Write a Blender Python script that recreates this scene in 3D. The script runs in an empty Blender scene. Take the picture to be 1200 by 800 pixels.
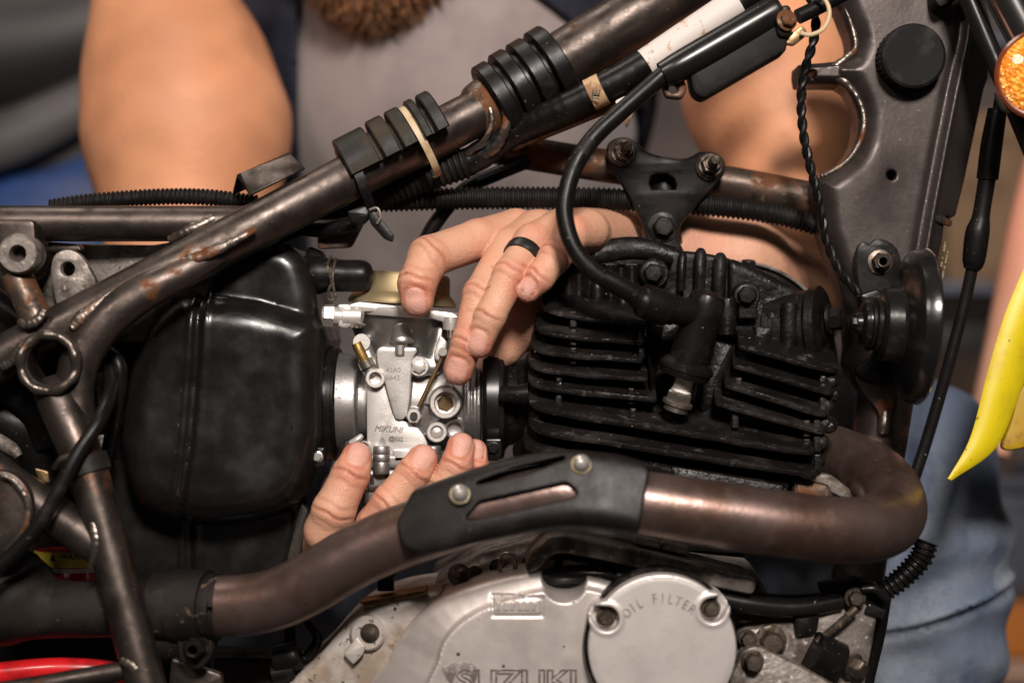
import bpy, bmesh, math, random
import numpy as np
from mathutils import Vector, Matrix, noise as mnoise
from mathutils.geometry import tessellate_polygon

random.seed(7)
rng = np.random.default_rng(7)
scene = bpy.context.scene

# ------------------------------------------------------------------ camera
S = 0.00045            # metres per photo pixel at the carburettor (fingers come out 19 mm wide)
D = 0.80               # camera to carburettor
DP = D / S
Z0 = 0.75              # carburettor height above the floor
cam_d = bpy.data.cameras.new('camera')
cam = bpy.data.objects.new('camera', cam_d)
scene.collection.objects.link(cam)
cam.location = (0, -D, Z0)
cam.rotation_euler = (math.radians(90), 0, 0)
cam_d.sensor_width = 36
cam_d.lens = 36 * D / (1200 * S)
cam_d.clip_start = 0.02
cam_d.clip_end = 50
cam_d.dof.use_dof = True
cam_d.dof.focus_distance = D - 0.008
cam_d.dof.aperture_fstop = 3.0
cam_d.dof.aperture_blades = 7
scene.camera = cam

# ------------------------------------------------------------------ world + lamps
world = bpy.data.worlds.new('World')
scene.world = world
world.use_nodes = True
world.node_tree.nodes['Background'].inputs[0].default_value = (1.0, 0.90, 0.82, 1)
world.node_tree.nodes['Background'].inputs[1].default_value = 0.028

def area_lamp(name, loc, target, size, power, col):
    l = bpy.data.lights.new(name, 'AREA')
    l.shape = 'DISK'; l.size = size; l.energy = power; l.color = col
    o = bpy.data.objects.new(name, l)
    scene.collection.objects.link(o)
    o.location = loc
    o.rotation_euler = (Vector(target) - Vector(loc)).to_track_quat('-Z', 'Y').to_euler()
    return o
area_lamp('key_lamp', (0.16, -1.42, 1.56), (0.0, 0.05, 0.75), 0.28, 36, (1.0, 0.915, 0.85))
area_lamp('fill_lamp', (-0.62, -1.30, 1.60), (0.0, 0.05, 0.75), 0.30, 7, (1.0, 0.88, 0.80))
area_lamp('overhead_fill', (-0.7, 0.1, 2.5), (0.0, 0.1, 0.75), 0.7, 9, (1.0, 0.90, 0.80))  # added soft light overhead, gives the metals something to reflect; no such lamp seen

scene.view_settings.view_transform = 'Standard'
scene.view_settings.look = 'None'
scene.view_settings.exposure = 0.0
scene.view_settings.gamma = 1.0
scene.cycles.use_denoising = True
scene.cycles.max_bounces = 6
scene.cycles.sample_clamp_indirect = 4.0

# ------------------------------------------------------------------ photo pixel + depth -> place
# working unit: 1 photo pixel at the carburettor (0.45 mm); d = depth behind the carburettor front
def kk(d): return 1.0 + d / DP
def U(px, py, d): return np.array([(px - 600) * kk(d), d, -(py - 400) * kk(d)], float)
def to_world(V):
    V = np.asarray(V, float) * S
    V[:, 2] += Z0
    return V

# ------------------------------------------------------------------ materials
def mk(name, base, rough=0.5, metal=0.0, layers=(), bump=None, bump2=None, rough_var=0.0, spec=0.5, attr=None, sss=0.0, coat=0.0, sheen=0.0):
    m = bpy.data.materials.new(name); m.use_nodes = True
    nt = m.node_tree; N = nt.nodes; L = nt.links
    b = N['Principled BSDF']
    tc = N.new('ShaderNodeTexCoord')
    b.inputs['Metallic'].default_value = metal
    b.inputs['Roughness'].default_value = rough
    b.inputs['Specular IOR Level'].default_value = spec
    b.inputs['Coat Weight'].default_value = coat
    b.inputs['Sheen Weight'].default_value = sheen
    if sss:
        b.inputs['Subsurface Weight'].default_value = sss
        b.inputs['Subsurface Radius'].default_value = (1.0, 0.35, 0.18)
        b.inputs['Subsurface Scale'].default_value = 0.0035
    if attr:
        a = N.new('ShaderNodeAttribute'); a.attribute_name = attr
        col = a.outputs['Color']
    else:
        r = N.new('ShaderNodeRGB'); r.outputs[0].default_value = (*base, 1); col = r.outputs[0]
    rgh = None
    for ly in layers:
        c2, sc, lo, hi = ly[:4]
        n = N.new('ShaderNodeTexNoise'); n.inputs['Scale'].default_value = sc
        n.inputs['Detail'].default_value = ly[4] if len(ly) > 4 else 5
        n.inputs['Roughness'].default_value = 0.6
        if len(ly) > 6 and ly[6]:
            mp = N.new('ShaderNodeMapping'); mp.inputs['Scale'].default_value = ly[6]
            L.new(tc.outputs['Object'], mp.inputs[0]); L.new(mp.outputs[0], n.inputs['Vector'])
        else:
            L.new(tc.outputs['Object'], n.inputs['Vector'])
        mr = N.new('ShaderNodeMapRange'); mr.inputs[1].default_value = lo; mr.inputs[2].default_value = hi
        mr.interpolation_type = 'SMOOTHSTEP'
        L.new(n.outputs['Fac'], mr.inputs[0])
        mx = N.new('ShaderNodeMix'); mx.data_type = 'RGBA'
        L.new(mr.outputs[0], mx.inputs[0]); L.new(col, mx.inputs[6]); mx.inputs[7].default_value = (*c2, 1)
        col = mx.outputs[2]
        if len(ly) > 5 and ly[5] is not None:
            mr2 = N.new('ShaderNodeMix'); mr2.data_type = 'FLOAT'
            L.new(mr.outputs[0], mr2.inputs[0])
            if rgh is None: mr2.inputs[2].default_value = rough
            else: L.new(rgh, mr2.inputs[2])
            mr2.inputs[3].default_value = ly[5]; rgh = mr2.outputs[0]
    L.new(col, b.inputs['Base Color'])
    if rough_var:
        n = N.new('ShaderNodeTexNoise'); n.inputs['Scale'].default_value = 90; n.inputs['Detail'].default_value = 6
        L.new(tc.outputs['Object'], n.inputs['Vector'])
        mr = N.new('ShaderNodeMapRange'); mr.inputs[1].default_value = 0.3; mr.inputs[2].default_value = 0.7
        mr.inputs[3].default_value = -rough_var; mr.inputs[4].default_value = rough_var
        L.new(n.outputs['Fac'], mr.inputs[0])
        ad = N.new('ShaderNodeMath'); ad.use_clamp = True
        L.new(mr.outputs[0], ad.inputs[0])
        if rgh is None: ad.inputs[1].default_value = rough
        else: L.new(rgh, ad.inputs[1])
        rgh = ad.outputs[0]
    if rgh is not None: L.new(rgh, b.inputs['Roughness'])
    nrm = None
    for bp in (bump, bump2):
        if not bp: continue
        if bp[0] == 'v':
            n = N.new('ShaderNodeTexVoronoi'); n.inputs['Scale'].default_value = bp[1]; out = n.outputs['Distance']; st = bp[2]
        else:
            n = N.new('ShaderNodeTexNoise'); n.inputs['Scale'].default_value = bp[0]; n.inputs['Detail'].default_value = 4
            out = n.outputs['Fac']; st = bp[1]
        L.new(tc.outputs['Object'], n.inputs['Vector'])
        bm_ = N.new('ShaderNodeBump'); bm_.inputs['Strength'].default_value = st
        bm_.inputs['Distance'].default_value = bp[-1] if len(bp) > (3 if bp[0] == 'v' else 2) else 0.0004
        L.new(out, bm_.inputs['Height'])
        if nrm: L.new(nrm, bm_.inputs['Normal'])
        nrm = bm_.outputs[0]
    if nrm: L.new(nrm, b.inputs['Normal'])
    return m

RUST = (0.14, 0.055, 0.022); DUST = (0.17, 0.13, 0.10)
frame_paint = mk('frame_paint', (0.082, 0.065, 0.057), 0.39, 0.85, [((0.036, 0.028, 0.024), 55, 0.45, 0.68, 6, 0.5), (RUST, 38, 0.60, 0.70, 8, 0.75), ((0.2, 0.17, 0.14), 420, 0.66, 0.72, 3)], bump=(260, 0.25), bump2=(60, 0.2, 0.001), rough_var=0.10)
frame_rusty = mk('frame_rusty', (0.09, 0.065, 0.05), 0.42, 0.6, [(RUST, 45, 0.46, 0.60, 8, 0.75), ((0.25, 0.17, 0.11), 130, 0.60, 0.68, 6, 0.7), ((0.03, 0.022, 0.018), 70, 0.58, 0.66, 6)], bump=(300, 0.35), rough_var=0.1)
weld_metal = mk('weld_metal', (0.12, 0.10, 0.085), 0.33, 0.8, [(RUST, 90, 0.52, 0.66, 6, 0.7)], bump=(220, 0.6, 0.0008), rough_var=0.1)
rubber = mk('rubber', (0.0055, 0.005, 0.005), 0.38, 0, [((0.018, 0.0145, 0.0125), 60, 0.55, 0.78, 7, 0.65), ((0.13, 0.11, 0.09), 500, 0.70, 0.76, 2)], bump=(400, 0.15), rough_var=0.08, spec=0.2)
conduit_black = mk('conduit_black', (0.006, 0.0054, 0.0052), 0.6, 0, [((0.02, 0.016, 0.013), 70, 0.5, 0.72, 6)], spec=0.2)
rubber_dusty = mk('rubber_dusty', (0.012, 0.010, 0.008), 0.55, 0, [((0.045, 0.032, 0.020), 45, 0.50, 0.72, 7, 0.8)], bump=(300, 0.3), rough_var=0.08, spec=0.3)
box_plastic = mk('box_plastic', (0.0060, 0.0050, 0.0047), 0.25, 0, [((0.0085, 0.007, 0.0063), 25, 0.42, 0.66, 6, 0.37), ((0.08, 0.07, 0.06), 330, 0.72, 0.77, 4, 0.6)], bump=(180, 0.10), bump2=(22, 0.10, 0.0010), rough_var=0.06, spec=0.5)
engine_black = mk('engine_black', (0.0055, 0.0047, 0.0044), 0.36, 0.0, [((0.013, 0.0105, 0.0095), 60, 0.50, 0.70, 8, 0.55), ((0.075, 0.065, 0.06), 240, 0.66, 0.76, 6, 0.5), ((0.6, 0.55, 0.5), 420, 0.76, 0.78, 2, 0.6)], bump=(420, 0.6, 0.0006), bump2=(90, 0.5, 0.001), rough_var=0.12, spec=0.2)
fin_black = mk('fin_black', (0.0065, 0.0055, 0.0052), 0.36, 0.0, [((0.020, 0.0165, 0.015), 45, 0.47, 0.68, 8, 0.55, (0.8, 1, 1.2)), ((0.085, 0.072, 0.068), 130, 0.58, 0.76, 9, 0.5, (0.8, 1, 1)), ((0.65, 0.6, 0.55), 480, 0.75, 0.78, 2, 0.6)], bump=(380, 0.9, 0.0008), bump2=(90, 0.7, 0.0014), rough_var=0.12, spec=0.24)
bolt_black = mk('bolt_black', (0.008, 0.0068, 0.0064), 0.36, 0.1, [((0.035, 0.028, 0.025), 140, 0.5, 0.7, 5, 0.7)], bump=(500, 0.3), spec=0.2)
bolt_steel = mk('bolt_steel', (0.42, 0.38, 0.33), 0.34, 0.95, [((0.12, 0.09, 0.065), 160, 0.5, 0.66, 6, 0.7)], bump=(500, 0.25))
bolt_dirty = mk('bolt_dirty', (0.13, 0.105, 0.085), 0.42, 0.8, [((0.05, 0.038, 0.028), 120, 0.42, 0.6, 6, 0.75), ((0.30, 0.22, 0.13), 260, 0.6, 0.7, 4, 0.7)], bump=(400, 0.4))
bright_steel = mk('bright_steel', (0.72, 0.68, 0.62), 0.27, 0.75, [((0.35, 0.25, 0.15), 220, 0.6, 0.72, 4, 0.5)])
carb_alloy = mk('carb_alloy', (0.40, 0.385, 0.37), 0.40, 0.88, [((0.25, 0.235, 0.22), 40, 0.45, 0.7, 6, 0.5), ((0.10, 0.085, 0.075), 260, 0.66, 0.74, 4, 0.7)], bump=(900, 0.30, 0.0003), rough_var=0.06)
carb_bright = mk('carb_bright', (0.62, 0.585, 0.55), 0.42, 0.55, [((0.42, 0.40, 0.37), 70, 0.5, 0.72, 6), ((0.2, 0.17, 0.14), 420, 0.69, 0.76, 3, 0.7)], bump=(1100, 0.35, 0.0003), rough_var=0.06)
brass = mk('brass', (0.62, 0.42, 0.12), 0.34, 0.95, [((0.30, 0.19, 0.07), 140, 0.45, 0.68, 6, 0.55)])
zinc_gold = mk('zinc_gold', (0.34, 0.265, 0.145), 0.5, 0.7, [((0.45, 0.38, 0.27), 40, 0.45, 0.65, 4)])
rod_brown = mk('rod_brown', (0.26, 0.17, 0.085), 0.35, 0.85, [((0.08, 0.05, 0.03), 200, 0.5, 0.66, 5)])
cover_paint = mk('cover_paint', (0.60, 0.54, 0.51), 0.42, 0.62, [((0.50, 0.44, 0.41), 35, 0.42, 0.68, 7, 0.48), ((0.10, 0.07, 0.05), 330, 0.705, 0.75, 4, 0.7), ((0.62, 0.58, 0.54), 210, 0.70, 0.76, 3)], bump=(500, 0.12), rough_var=0.06)
filter_paint = mk('filter_paint', (0.60, 0.55, 0.52), 0.42, 0.45, [((0.48, 0.44, 0.41), 45, 0.45, 0.68, 6), ((0.15, 0.11, 0.09), 300, 0.715, 0.76, 3, 0.7)], bump=(700, 0.15), rough_var=0.06)
case_paint = mk('case_paint', (0.50, 0.45, 0.41), 0.48, 0.4, [((0.32, 0.25, 0.19), 40, 0.45, 0.66, 7), ((0.045, 0.032, 0.026), 210, 0.60, 0.67, 6, 0.7), ((0.2, 0.12, 0.06), 60, 0.62, 0.72, 6)], bump=(350, 0.3), rough_var=0.08)
dirty_alloy = mk('dirty_alloy', (0.27, 0.235, 0.21), 0.5, 0.6, [((0.08, 0.063, 0.052), 60, 0.42, 0.62, 8, 0.65), ((0.48, 0.43, 0.39), 330, 0.60, 0.70, 4, 0.6)], bump=(380, 0.6, 0.0006), rough_var=0.1)
exhaust_steel = mk('exhaust_steel', (0.225, 0.155, 0.138), 0.33, 0.84, [((0.130, 0.076, 0.058), 28, 0.42, 0.66, 7, 0.42), ((0.25, 0.17, 0.14), 80, 0.58, 0.74, 7), ((0.09, 0.045, 0.03), 160, 0.63, 0.72, 6, 0.6), ((0.42, 0.32, 0.26), 500, 0.70, 0.76, 3)], bump=(420, 0.22), bump2=(50, 0.2, 0.0008), rough_var=0.07)
exhaust_slot = mk('exhaust_slot', (0.33, 0.22, 0.21), 0.42, 0.7, [((0.22, 0.13, 0.11), 60, 0.45, 0.66, 6)], bump=(420, 0.3))
shield_black = mk('shield_black', (0.0075, 0.006, 0.0056), 0.42, 0.0, [((0.015, 0.012, 0.0105), 50, 0.45, 0.68, 7, 0.52), ((0.14, 0.12, 0.10), 420, 0.71, 0.76, 3, 0.7)], bump=(500, 0.2), rough_var=0.06, spec=0.2)
sleeve_black = mk('sleeve_black', (0.010, 0.0082, 0.0075), 0.5, 0.1, [((0.020, 0.015, 0.0125), 35, 0.45, 0.66, 7, 0.75), ((0.12, 0.08, 0.055), 130, 0.64, 0.74, 6, 0.8)], bump=(300, 0.4), spec=0.2)
bracket_black = mk('bracket_black', (0.007, 0.006, 0.0057), 0.38, 0.1, [((0.015, 0.0125, 0.011), 50, 0.48, 0.68, 6, 0.6), ((0.2, 0.17, 0.14), 400, 0.72, 0.77, 3)], bump=(350, 0.25), rough_var=0.06, spec=0.2)
gusset_paint = mk('gusset_paint', (0.062, 0.050, 0.046), 0.40, 0.6, [((0.036, 0.028, 0.025), 22, 0.42, 0.66, 7, 0.5), ((0.20, 0.17, 0.15), 420, 0.69, 0.75, 3), ((0.04, 0.032, 0.028), 75, 0.64, 0.74, 6, 0.6)], bump=(420, 0.22), rough_var=0.07)
horn_black = mk('horn_black', (0.008, 0.0075, 0.0075), 0.24, 0.0, [((0.022, 0.018, 0.016), 60, 0.55, 0.72, 6, 0.45)], bump=(300, 0.15), rough_var=0.06, spec=0.45)
cap_black = mk('cap_black', (0.006, 0.0056, 0.0056), 0.6, 0, [((0.03, 0.026, 0.024), 70, 0.5, 0.7, 6)], bump=(300, 0.2), spec=0.15)
cream_plastic = mk('cream_plastic', (0.50, 0.38, 0.23), 0.5, 0, [((0.34, 0.23, 0.12), 80, 0.5, 0.7, 5)])
white_tape = mk('white_tape', (0.58, 0.52, 0.48), 0.6, 0, [((0.42, 0.22, 0.09), 75, 0.60, 0.66, 7), ((0.3, 0.25, 0.21), 200, 0.62, 0.72, 6)], bump=(250, 0.3))
tan_tape = mk('tan_tape', (0.45, 0.30, 0.16), 0.6, 0, [((0.22, 0.11, 0.05), 90, 0.45, 0.62, 6), ((0.6, 0.5, 0.38), 160, 0.6, 0.7, 5)], bump=(250, 0.3))
ink_dark = mk('ink_dark', (0.02, 0.017, 0.015), 0.6)
ink_grey = mk('ink_grey', (0.17, 0.145, 0.13), 0.55, 0.3, [((0.32, 0.28, 0.26), 260, 0.5, 0.62, 4)])
ink_pale = mk('ink_pale', (0.38, 0.33, 0.22), 0.6, 0, [((0.1, 0.09, 0.07), 600, 0.5, 0.6, 3)])
yellow_dark = mk('yellow_dark', (0.45, 0.27, 0.006), 0.5, 0, [((0.25, 0.13, 0.01), 60, 0.5, 0.7, 6)])
yellow_plastic = mk('yellow_plastic', (0.64, 0.50, 0.006), 0.45, 0, [((0.50, 0.36, 0.008), 30, 0.48, 0.70, 7, 0.5), ((0.22, 0.15, 0.03), 150, 0.66, 0.74, 6, 0.6), ((0.12, 0.08, 0.02), 420, 0.69, 0.74, 3)], bump=(200, 0.1), sss=0.0)
orange_lens = mk('orange_lens', (0.80, 0.22, 0.015), 0.2, 0, [((0.95, 0.42, 0.05), 420, 0.5, 0.6, 2)], bump=('v', 520, 1.0, 0.0012), coat=0.6)
reflector_rim = mk('reflector_rim', (0.16, 0.035, 0.012), 0.25, 0, coat=0.4)
chrome = mk('chrome', (0.55, 0.53, 0.52), 0.16, 1.0, [((0.2, 0.18, 0.17), 40, 0.55, 0.7, 6, 0.35)])
gloss_black = mk('gloss_black', (0.008, 0.0072, 0.007), 0.27, 0.0, [((0.35, 0.32, 0.3), 240, 0.735, 0.76, 2)], rough_var=0.05, spec=0.4)
red_paint = mk('red_paint', (0.55, 0.012, 0.016), 0.28, 0, [((0.30, 0.008, 0.01), 50, 0.5, 0.7, 5)], coat=0.3)
label_yellow = mk('label_yellow', (0.72, 0.56, 0.06), 0.5, 0, [((0.5, 0.36, 0.05), 90, 0.5, 0.7, 5)])
label_white = mk('label_white', (0.7, 0.66, 0.6), 0.5)
plug_white = mk('plug_white', (0.78, 0.73, 0.66), 0.22, 0)
hole_dark = mk('hole_dark', (0.045, 0.022, 0.012), 0.7, 0.2, [((0.10, 0.045, 0.02), 120, 0.45, 0.65, 6)])
skin_mat = mk('skin', (0.6, 0.35, 0.25), 0.43, 0, bump=('v', 1300, 0.40, 0.0005), bump2=(330, 0.6, 0.0006), rough_var=0.08, attr='tone', sss=0.06, spec=0.34)
shirt_grey = mk('shirt_grey', (0.30, 0.245, 0.235), 0.9, 0, [((0.24, 0.195, 0.185), 22, 0.42, 0.66, 6)], bump=(900, 0.3), sheen=0.3)
navy_cloth = mk('navy_cloth', (0.012, 0.013, 0.024), 0.9, 0, [((0.022, 0.022, 0.035), 30, 0.45, 0.65, 6)], bump=(900, 0.3), spec=0.3)
denim = mk('denim', (0.11, 0.145, 0.215), 0.88, 0, [((0.24, 0.265, 0.31), 10, 0.40, 0.68, 5), ((0.06, 0.085, 0.15), 34, 0.50, 0.70, 5, None, (1, 1, 0.5)), ((0.12, 0.14, 0.18), 700, 0.5, 0.7, 2)], bump=(1200, 0.5, 0.0005), bump2=(40, 0.5, 0.004))
hair_brown = mk('hair_brown', (0.30, 0.12, 0.04), 0.6, 0, [((0.05, 0.022, 0.01), 220, 0.42, 0.6, 5), ((0.28, 0.13, 0.05), 120, 0.56, 0.7, 5)], bump=(420, 1.0, 0.003))
ring_black = mk('ring_black', (0.008, 0.008, 0.009), 0.42, 0, [((0.03, 0.03, 0.03), 200, 0.55, 0.7, 4)])
wall_paint = mk('wall_paint', (0.16, 0.125, 0.115), 0.8, 0, [((0.10, 0.078, 0.072), 3, 0.42, 0.62, 5)], bump=(60, 0.2))

# ------------------------------------------------------------------ object helpers
COL = scene.collection
def link(o, parent=None):
    COL.objects.link(o)
    if parent is not None:
        o.parent = parent
        if parent.parent is None and parent.type == 'EMPTY':
            o.location = -parent.location
    return o
def thing(name, label, cat, loc, group=None):
    e = bpy.data.objects.new(name, None)
    e.empty_display_size = 0.05
    COL.objects.link(e)
    e.location = loc
    tag(e, label, cat, group)
    return e
def tag(o, label=None, cat=None, group=None, kind=None):
    if label: o['label'] = label
    if cat: o['category'] = cat
    if group: o['group'] = group
    if kind: o['kind'] = kind
    return o
def smooth_mesh(me, ang=35):
    me.polygons.foreach_set('use_smooth', [True] * len(me.polygons))
    if ang < 179: me.set_sharp_from_angle(angle=math.radians(ang))
    me.update()

def nrmz(v):
    v = np.asarray(v, float); n = np.linalg.norm(v)
    return v / n if n > 1e-12 else v
def crom(P, n):
    """Catmull-Rom through the rows of P (any width), about n samples per span."""
    P = np.asarray(P, float)
    if len(P) == 2:
        t = np.linspace(0, 1, n + 1)[:, None]; return P[0] * (1 - t) + P[1] * t
    Q = np.vstack([2 * P[0] - P[1], P, 2 * P[-1] - P[-2]])
    out = []
    for i in range(len(P) - 1):
        p0, p1, p2, p3 = Q[i:i + 4]
        for t in np.linspace(0, 1, n, endpoint=False):
            out.append(0.5 * ((2 * p1) + (-p0 + p2) * t + (2 * p0 - 5 * p1 + 4 * p2 - p3) * t * t + (-p0 + 3 * p1 - 3 * p2 + p3) * t ** 3))
    out.append(P[-1])
    return np.array(out)
def closed_smooth(P, n=6):
    P = np.asarray(P, float); m = len(P); out = []
    for i in range(m):
        p0, p1, p2, p3 = P[(i - 1) % m], P[i], P[(i + 1) % m], P[(i + 2) % m]
        for t in np.linspace(0, 1, n, endpoint=False):
            out.append(0.5 * ((2 * p1) + (-p0 + p2) * t + (2 * p0 - 5 * p1 + 4 * p2 - p3) * t * t + (-p0 + 3 * p1 - 3 * p2 + p3) * t ** 3))
    return np.array(out)
def rounded(P, r, n=4):
    """polygon with its corners rounded by radius r (one number, or one for each corner)"""
    P = [np.asarray(p, float) for p in P]; m = len(P); out = []
    rs = r if hasattr(r, '__len__') else [r] * m
    for i in range(m):
        a, b, c = P[i - 1], P[i], P[(i + 1) % m]
        u, v = nrmz(a - b), nrmz(c - b)
        q = min(rs[i], 0.49 * np.linalg.norm(a - b), 0.49 * np.linalg.norm(c - b))
        p, s = b + u * q, b + v * q
        for t in np.linspace(0, 1, n + 1):
            out.append((1 - t) ** 2 * p + 2 * t * (1 - t) * b + t * t * s)
    return np.array(out)
def circle2(cx, cy, r, n=24, ry=None):
    a = np.linspace(0, 2 * math.pi, n, endpoint=False)
    return np.stack([cx + r * np.cos(a), cy + (ry or r) * np.sin(a)], 1)

class MB:
    def __init__(s): s.v = []; s.f = []
    def add(s, V, F):
        o = len(s.v); s.v.extend([tuple(map(float, p)) for p in V]); s.f.extend([tuple(int(i) + o for i in f) for f in F]); return s
    # path rows: u-space x,y,z,r
    def utube(s, Q, seg=16, cap=True, flat=1.0, corr=None, jit=0.0, phase=0.0):
        P = Q[:, :3]; R = Q[:, 3].copy(); n = len(P)
        T = np.gradient(P, axis=0); T /= (np.linalg.norm(T, axis=1)[:, None] + 1e-9)
        if corr:
            L = np.concatenate([[0], np.cumsum(np.linalg.norm(np.diff(P, axis=0), axis=1))])
            R = R + corr[1] * np.clip(1.6 * np.cos(2 * math.pi * L / corr[0]), -1, 1)
        if jit: R = R * (1 + jit * (rng.random(n) - 0.5) * 2)
        up = np.array([0, -1, 0.2]); a = up - T[0] * np.dot(up, T[0])
        if np.linalg.norm(a) < 1e-3: a = np.array([1, 0, 0.]) - T[0] * T[0][0]
        a = nrmz(a); V = []
        for i in range(n):
            a = nrmz(a - T[i] * np.dot(a, T[i])); b = np.cross(T[i], a)
            for j in range(seg):
                t = 2 * math.pi * j / seg + phase
                V.append(P[i] + R[i] * (a * math.cos(t) * flat + b * math.sin(t)))
        F = [(i * seg + j, i * seg + (j + 1) % seg, (i + 1) * seg + (j + 1) % seg, (i + 1) * seg + j) for i in range(n - 1) for j in range(seg)]
        if cap: F += [tuple(range(seg - 1, -1, -1)), tuple((n - 1) * seg + j for j in range(seg))]
        return s.add(V, F)
    def tube(s, pts, n=8, **kw):
        """pts rows: px, py, d, r(px)"""
        Q = crom([[*U(p[0], p[1], p[2]), p[3] * kk(p[2])] for p in pts], n)
        return s.utube(Q, **kw)
    def lathe(s, prof, o, ax, n=28, flute=None):
        """prof: (radius, height along ax) in u"""
        ax = nrmz(ax); t = np.array([0, 0, 1.]) if abs(ax[2]) < 0.9 else np.array([1., 0, 0])
        a = nrmz(t - ax * np.dot(t, ax)); b = np.cross(ax, a); V = []; m = len(prof)
        for r, h in prof:
            for j in range(n):
                w = 2 * math.pi * j / n
                rr = r
                if flute and r > flute[1] and flute[2] <= h <= flute[3]: rr = r - flute[0] * (j % 2)
                V.append(o + ax * h + rr * (a * math.cos(w) + b * math.sin(w)))
        F = [(i * n + j, i * n + (j + 1) % n, (i + 1) * n + (j + 1) % n, (i + 1) * n + j) for i in range(m - 1) for j in range(n)]
        if prof[0][0] > 1e-6: F.append(tuple(range(n - 1, -1, -1)))
        if prof[-1][0] > 1e-6: F.append(tuple((m - 1) * n + j for j in range(n)))
        return s.add(V, F)
    def plate2(s, out, t, bev, o, ex, ey, en, holes=(), back=True, wob=0.0):
        """2-D outline in the ex/ey plane, front face at o facing en, thickness t, rounded front edge"""
        def orient(P, ccw):
            P = np.asarray(P, float)
            A = 0.5 * np.sum(P[:, 0] * np.roll(P[:, 1], -1) - np.roll(P[:, 0], -1) * P[:, 1])
            return P if (A > 0) == ccw else P[::-1]
        def inset(P, q):
            e = np.roll(P, -1, 0) - P; e /= (np.linalg.norm(e, axis=1)[:, None] + 1e-9)
            nn = np.stack([-e[:, 1], e[:, 0]], 1)
            m = nn + np.roll(nn, 1, 0); l = np.linalg.norm(m, axis=1)[:, None] + 1e-9
            m = m / l
            c = np.clip(np.sum(m * nn, 1), 0.5, 1)[:, None]
            return P + m * q / c
        loops = [orient(out, True)] + [orient(h, False) for h in holes]
        ex, ey, en, o = map(lambda q: np.asarray(q, float), (ex, ey, en, o))
        steps = [(bev, 0.0), (bev * 0.35, bev * 0.28), (0.0, bev)] if bev > 0 else [(0.0, 0.0)]
        steps += [(0.0, t - bev * 0.6), (bev * 0.6, t)] if (back and bev > 0) else [(0.0, t)]
        V = []; F = []; fr = []; bk = []; base = 0
        for P in loops:
            m = len(P)
            for q, h in steps:
                Pq = inset(P, q) if q else P
                for x, y in Pq: V.append(o + ex * x + ey * y - en * h)
            for i in range(len(steps) - 1):
                for j in range(m):
                    F.append((base + i * m + j, base + (i + 1) * m + j, base + (i + 1) * m + (j + 1) % m, base + i * m + (j + 1) % m))
            fr.append(list(range(base, base + m))); bk.append(list(range(base + (len(steps) - 1) * m, base + len(steps) * m)))
            base += len(steps) * m
        for idx, rev in ((fr, False), (bk, True)):
            if len(idx) == 1 and False: continue
            flat = [i for l in idx for i in l]
            polys = [[Vector((np.dot(V[i] - o, ex), np.dot(V[i] - o, ey), 0)) for i in l] for l in idx]
            for tri in tessellate_polygon(polys):
                a, b, c = (flat[i] for i in tri)
                na = np.cross(V[b] - V[a], V[c] - V[a])
                if (np.dot(na, en) > 0) == rev: a, b, c = a, c, b
                F.append((a, b, c))
        return s.add(V, F)
    def plate(s, out, d, t, bev=2.0, holes=(), tilt=None):
        """outline in photo pixels at depth d (front face), thickness t (u)"""
        k = kk(d)
        f = lambda P: np.stack([(np.asarray(P)[:, 0] - 600) * k, -(np.asarray(P)[:, 1] - 400) * k], 1)
        ex, ey, en = np.array([1., 0, 0]), np.array([0, 0, 1.]), np.array([0, -1., 0])
        O = f(out); o = np.array([0, d, 0.])
        if tilt:   # (px, py, dy/dx, dy/dup): depth slope about a pixel
            c = U(tilt[0], tilt[1], d); i0 = len(s.v)
            s.plate2(O, t, bev, o, ex, ey, en, [f(h) for h in holes])
            for i in range(i0, len(s.v)):
                x, y, z = s.v[i]; s.v[i] = (x, y + (x - c[0]) * tilt[2] + (z - c[2]) * tilt[3], z)
            return s
        return s.plate2(O, t, bev, o, ex, ey, en, [f(h) for h in holes])
    def bolt(s, px, py, d, r, h=None, ax=(0, -1, 0), washer=1.35, dome=False, socket=False, sides=6, rot=0.3):
        o = U(px, py, d); k = kk(d); r = r * k; h = h or r * 0.75; ax = nrmz(ax)
        if washer: s.lathe([(r * washer, -2), (r * washer, h * 0.14), (r * washer * 0.93, h * 0.2), (0, h * 0.2)], o, ax, 24)
        z = h * 0.18 if washer else -2
        if dome:
            s.lathe([(r, z), (r, z + h * 0.3)] + [(r * math.cos(a), z + h * 0.3 + h * 0.75 * math.sin(a)) for a in np.linspace(0.1, 1.5, 7)] + [(0, z + h * 1.05)], o, ax, 24)
        else:
            t = np.array([0, 0, 1.]) if abs(ax[2]) < 0.9 else np.array([1., 0, 0])
            a = nrmz(t - ax * np.dot(t, ax)); b = np.cross(ax, a); V = []
            for q, hh in ((1.0, z), (1.0, z + h * 0.8), (0.86, z + h)):
                for j in range(sides):
                    w = 2 * math.pi * j / sides + rot
                    V.append(o + ax * hh + q * r * (a * math.cos(w) + b * math.sin(w)))
            n = sides
            F = [(i * n + j, i * n + (j + 1) % n, (i + 1) * n + (j + 1) % n, (i + 1) * n + j) for i in range(2) for j in range(n)] + [tuple(range(2 * n, 3 * n))]
            s.add(V, F)
            if socket: s.lathe([(r * 0.62, z + h * 1.0), (r * 0.62, z + h * 1.35), (r * 0.45, z + h * 1.35), (r * 0.42, z + h * 0.6), (0, z + h * 0.6)], o, ax, 20)
            else: s.lathe([(r * 0.80, z + h), (r * 0.76, z + h * 1.05), (0, z + h * 1.08)], o, ax, 20)
        return s
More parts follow.
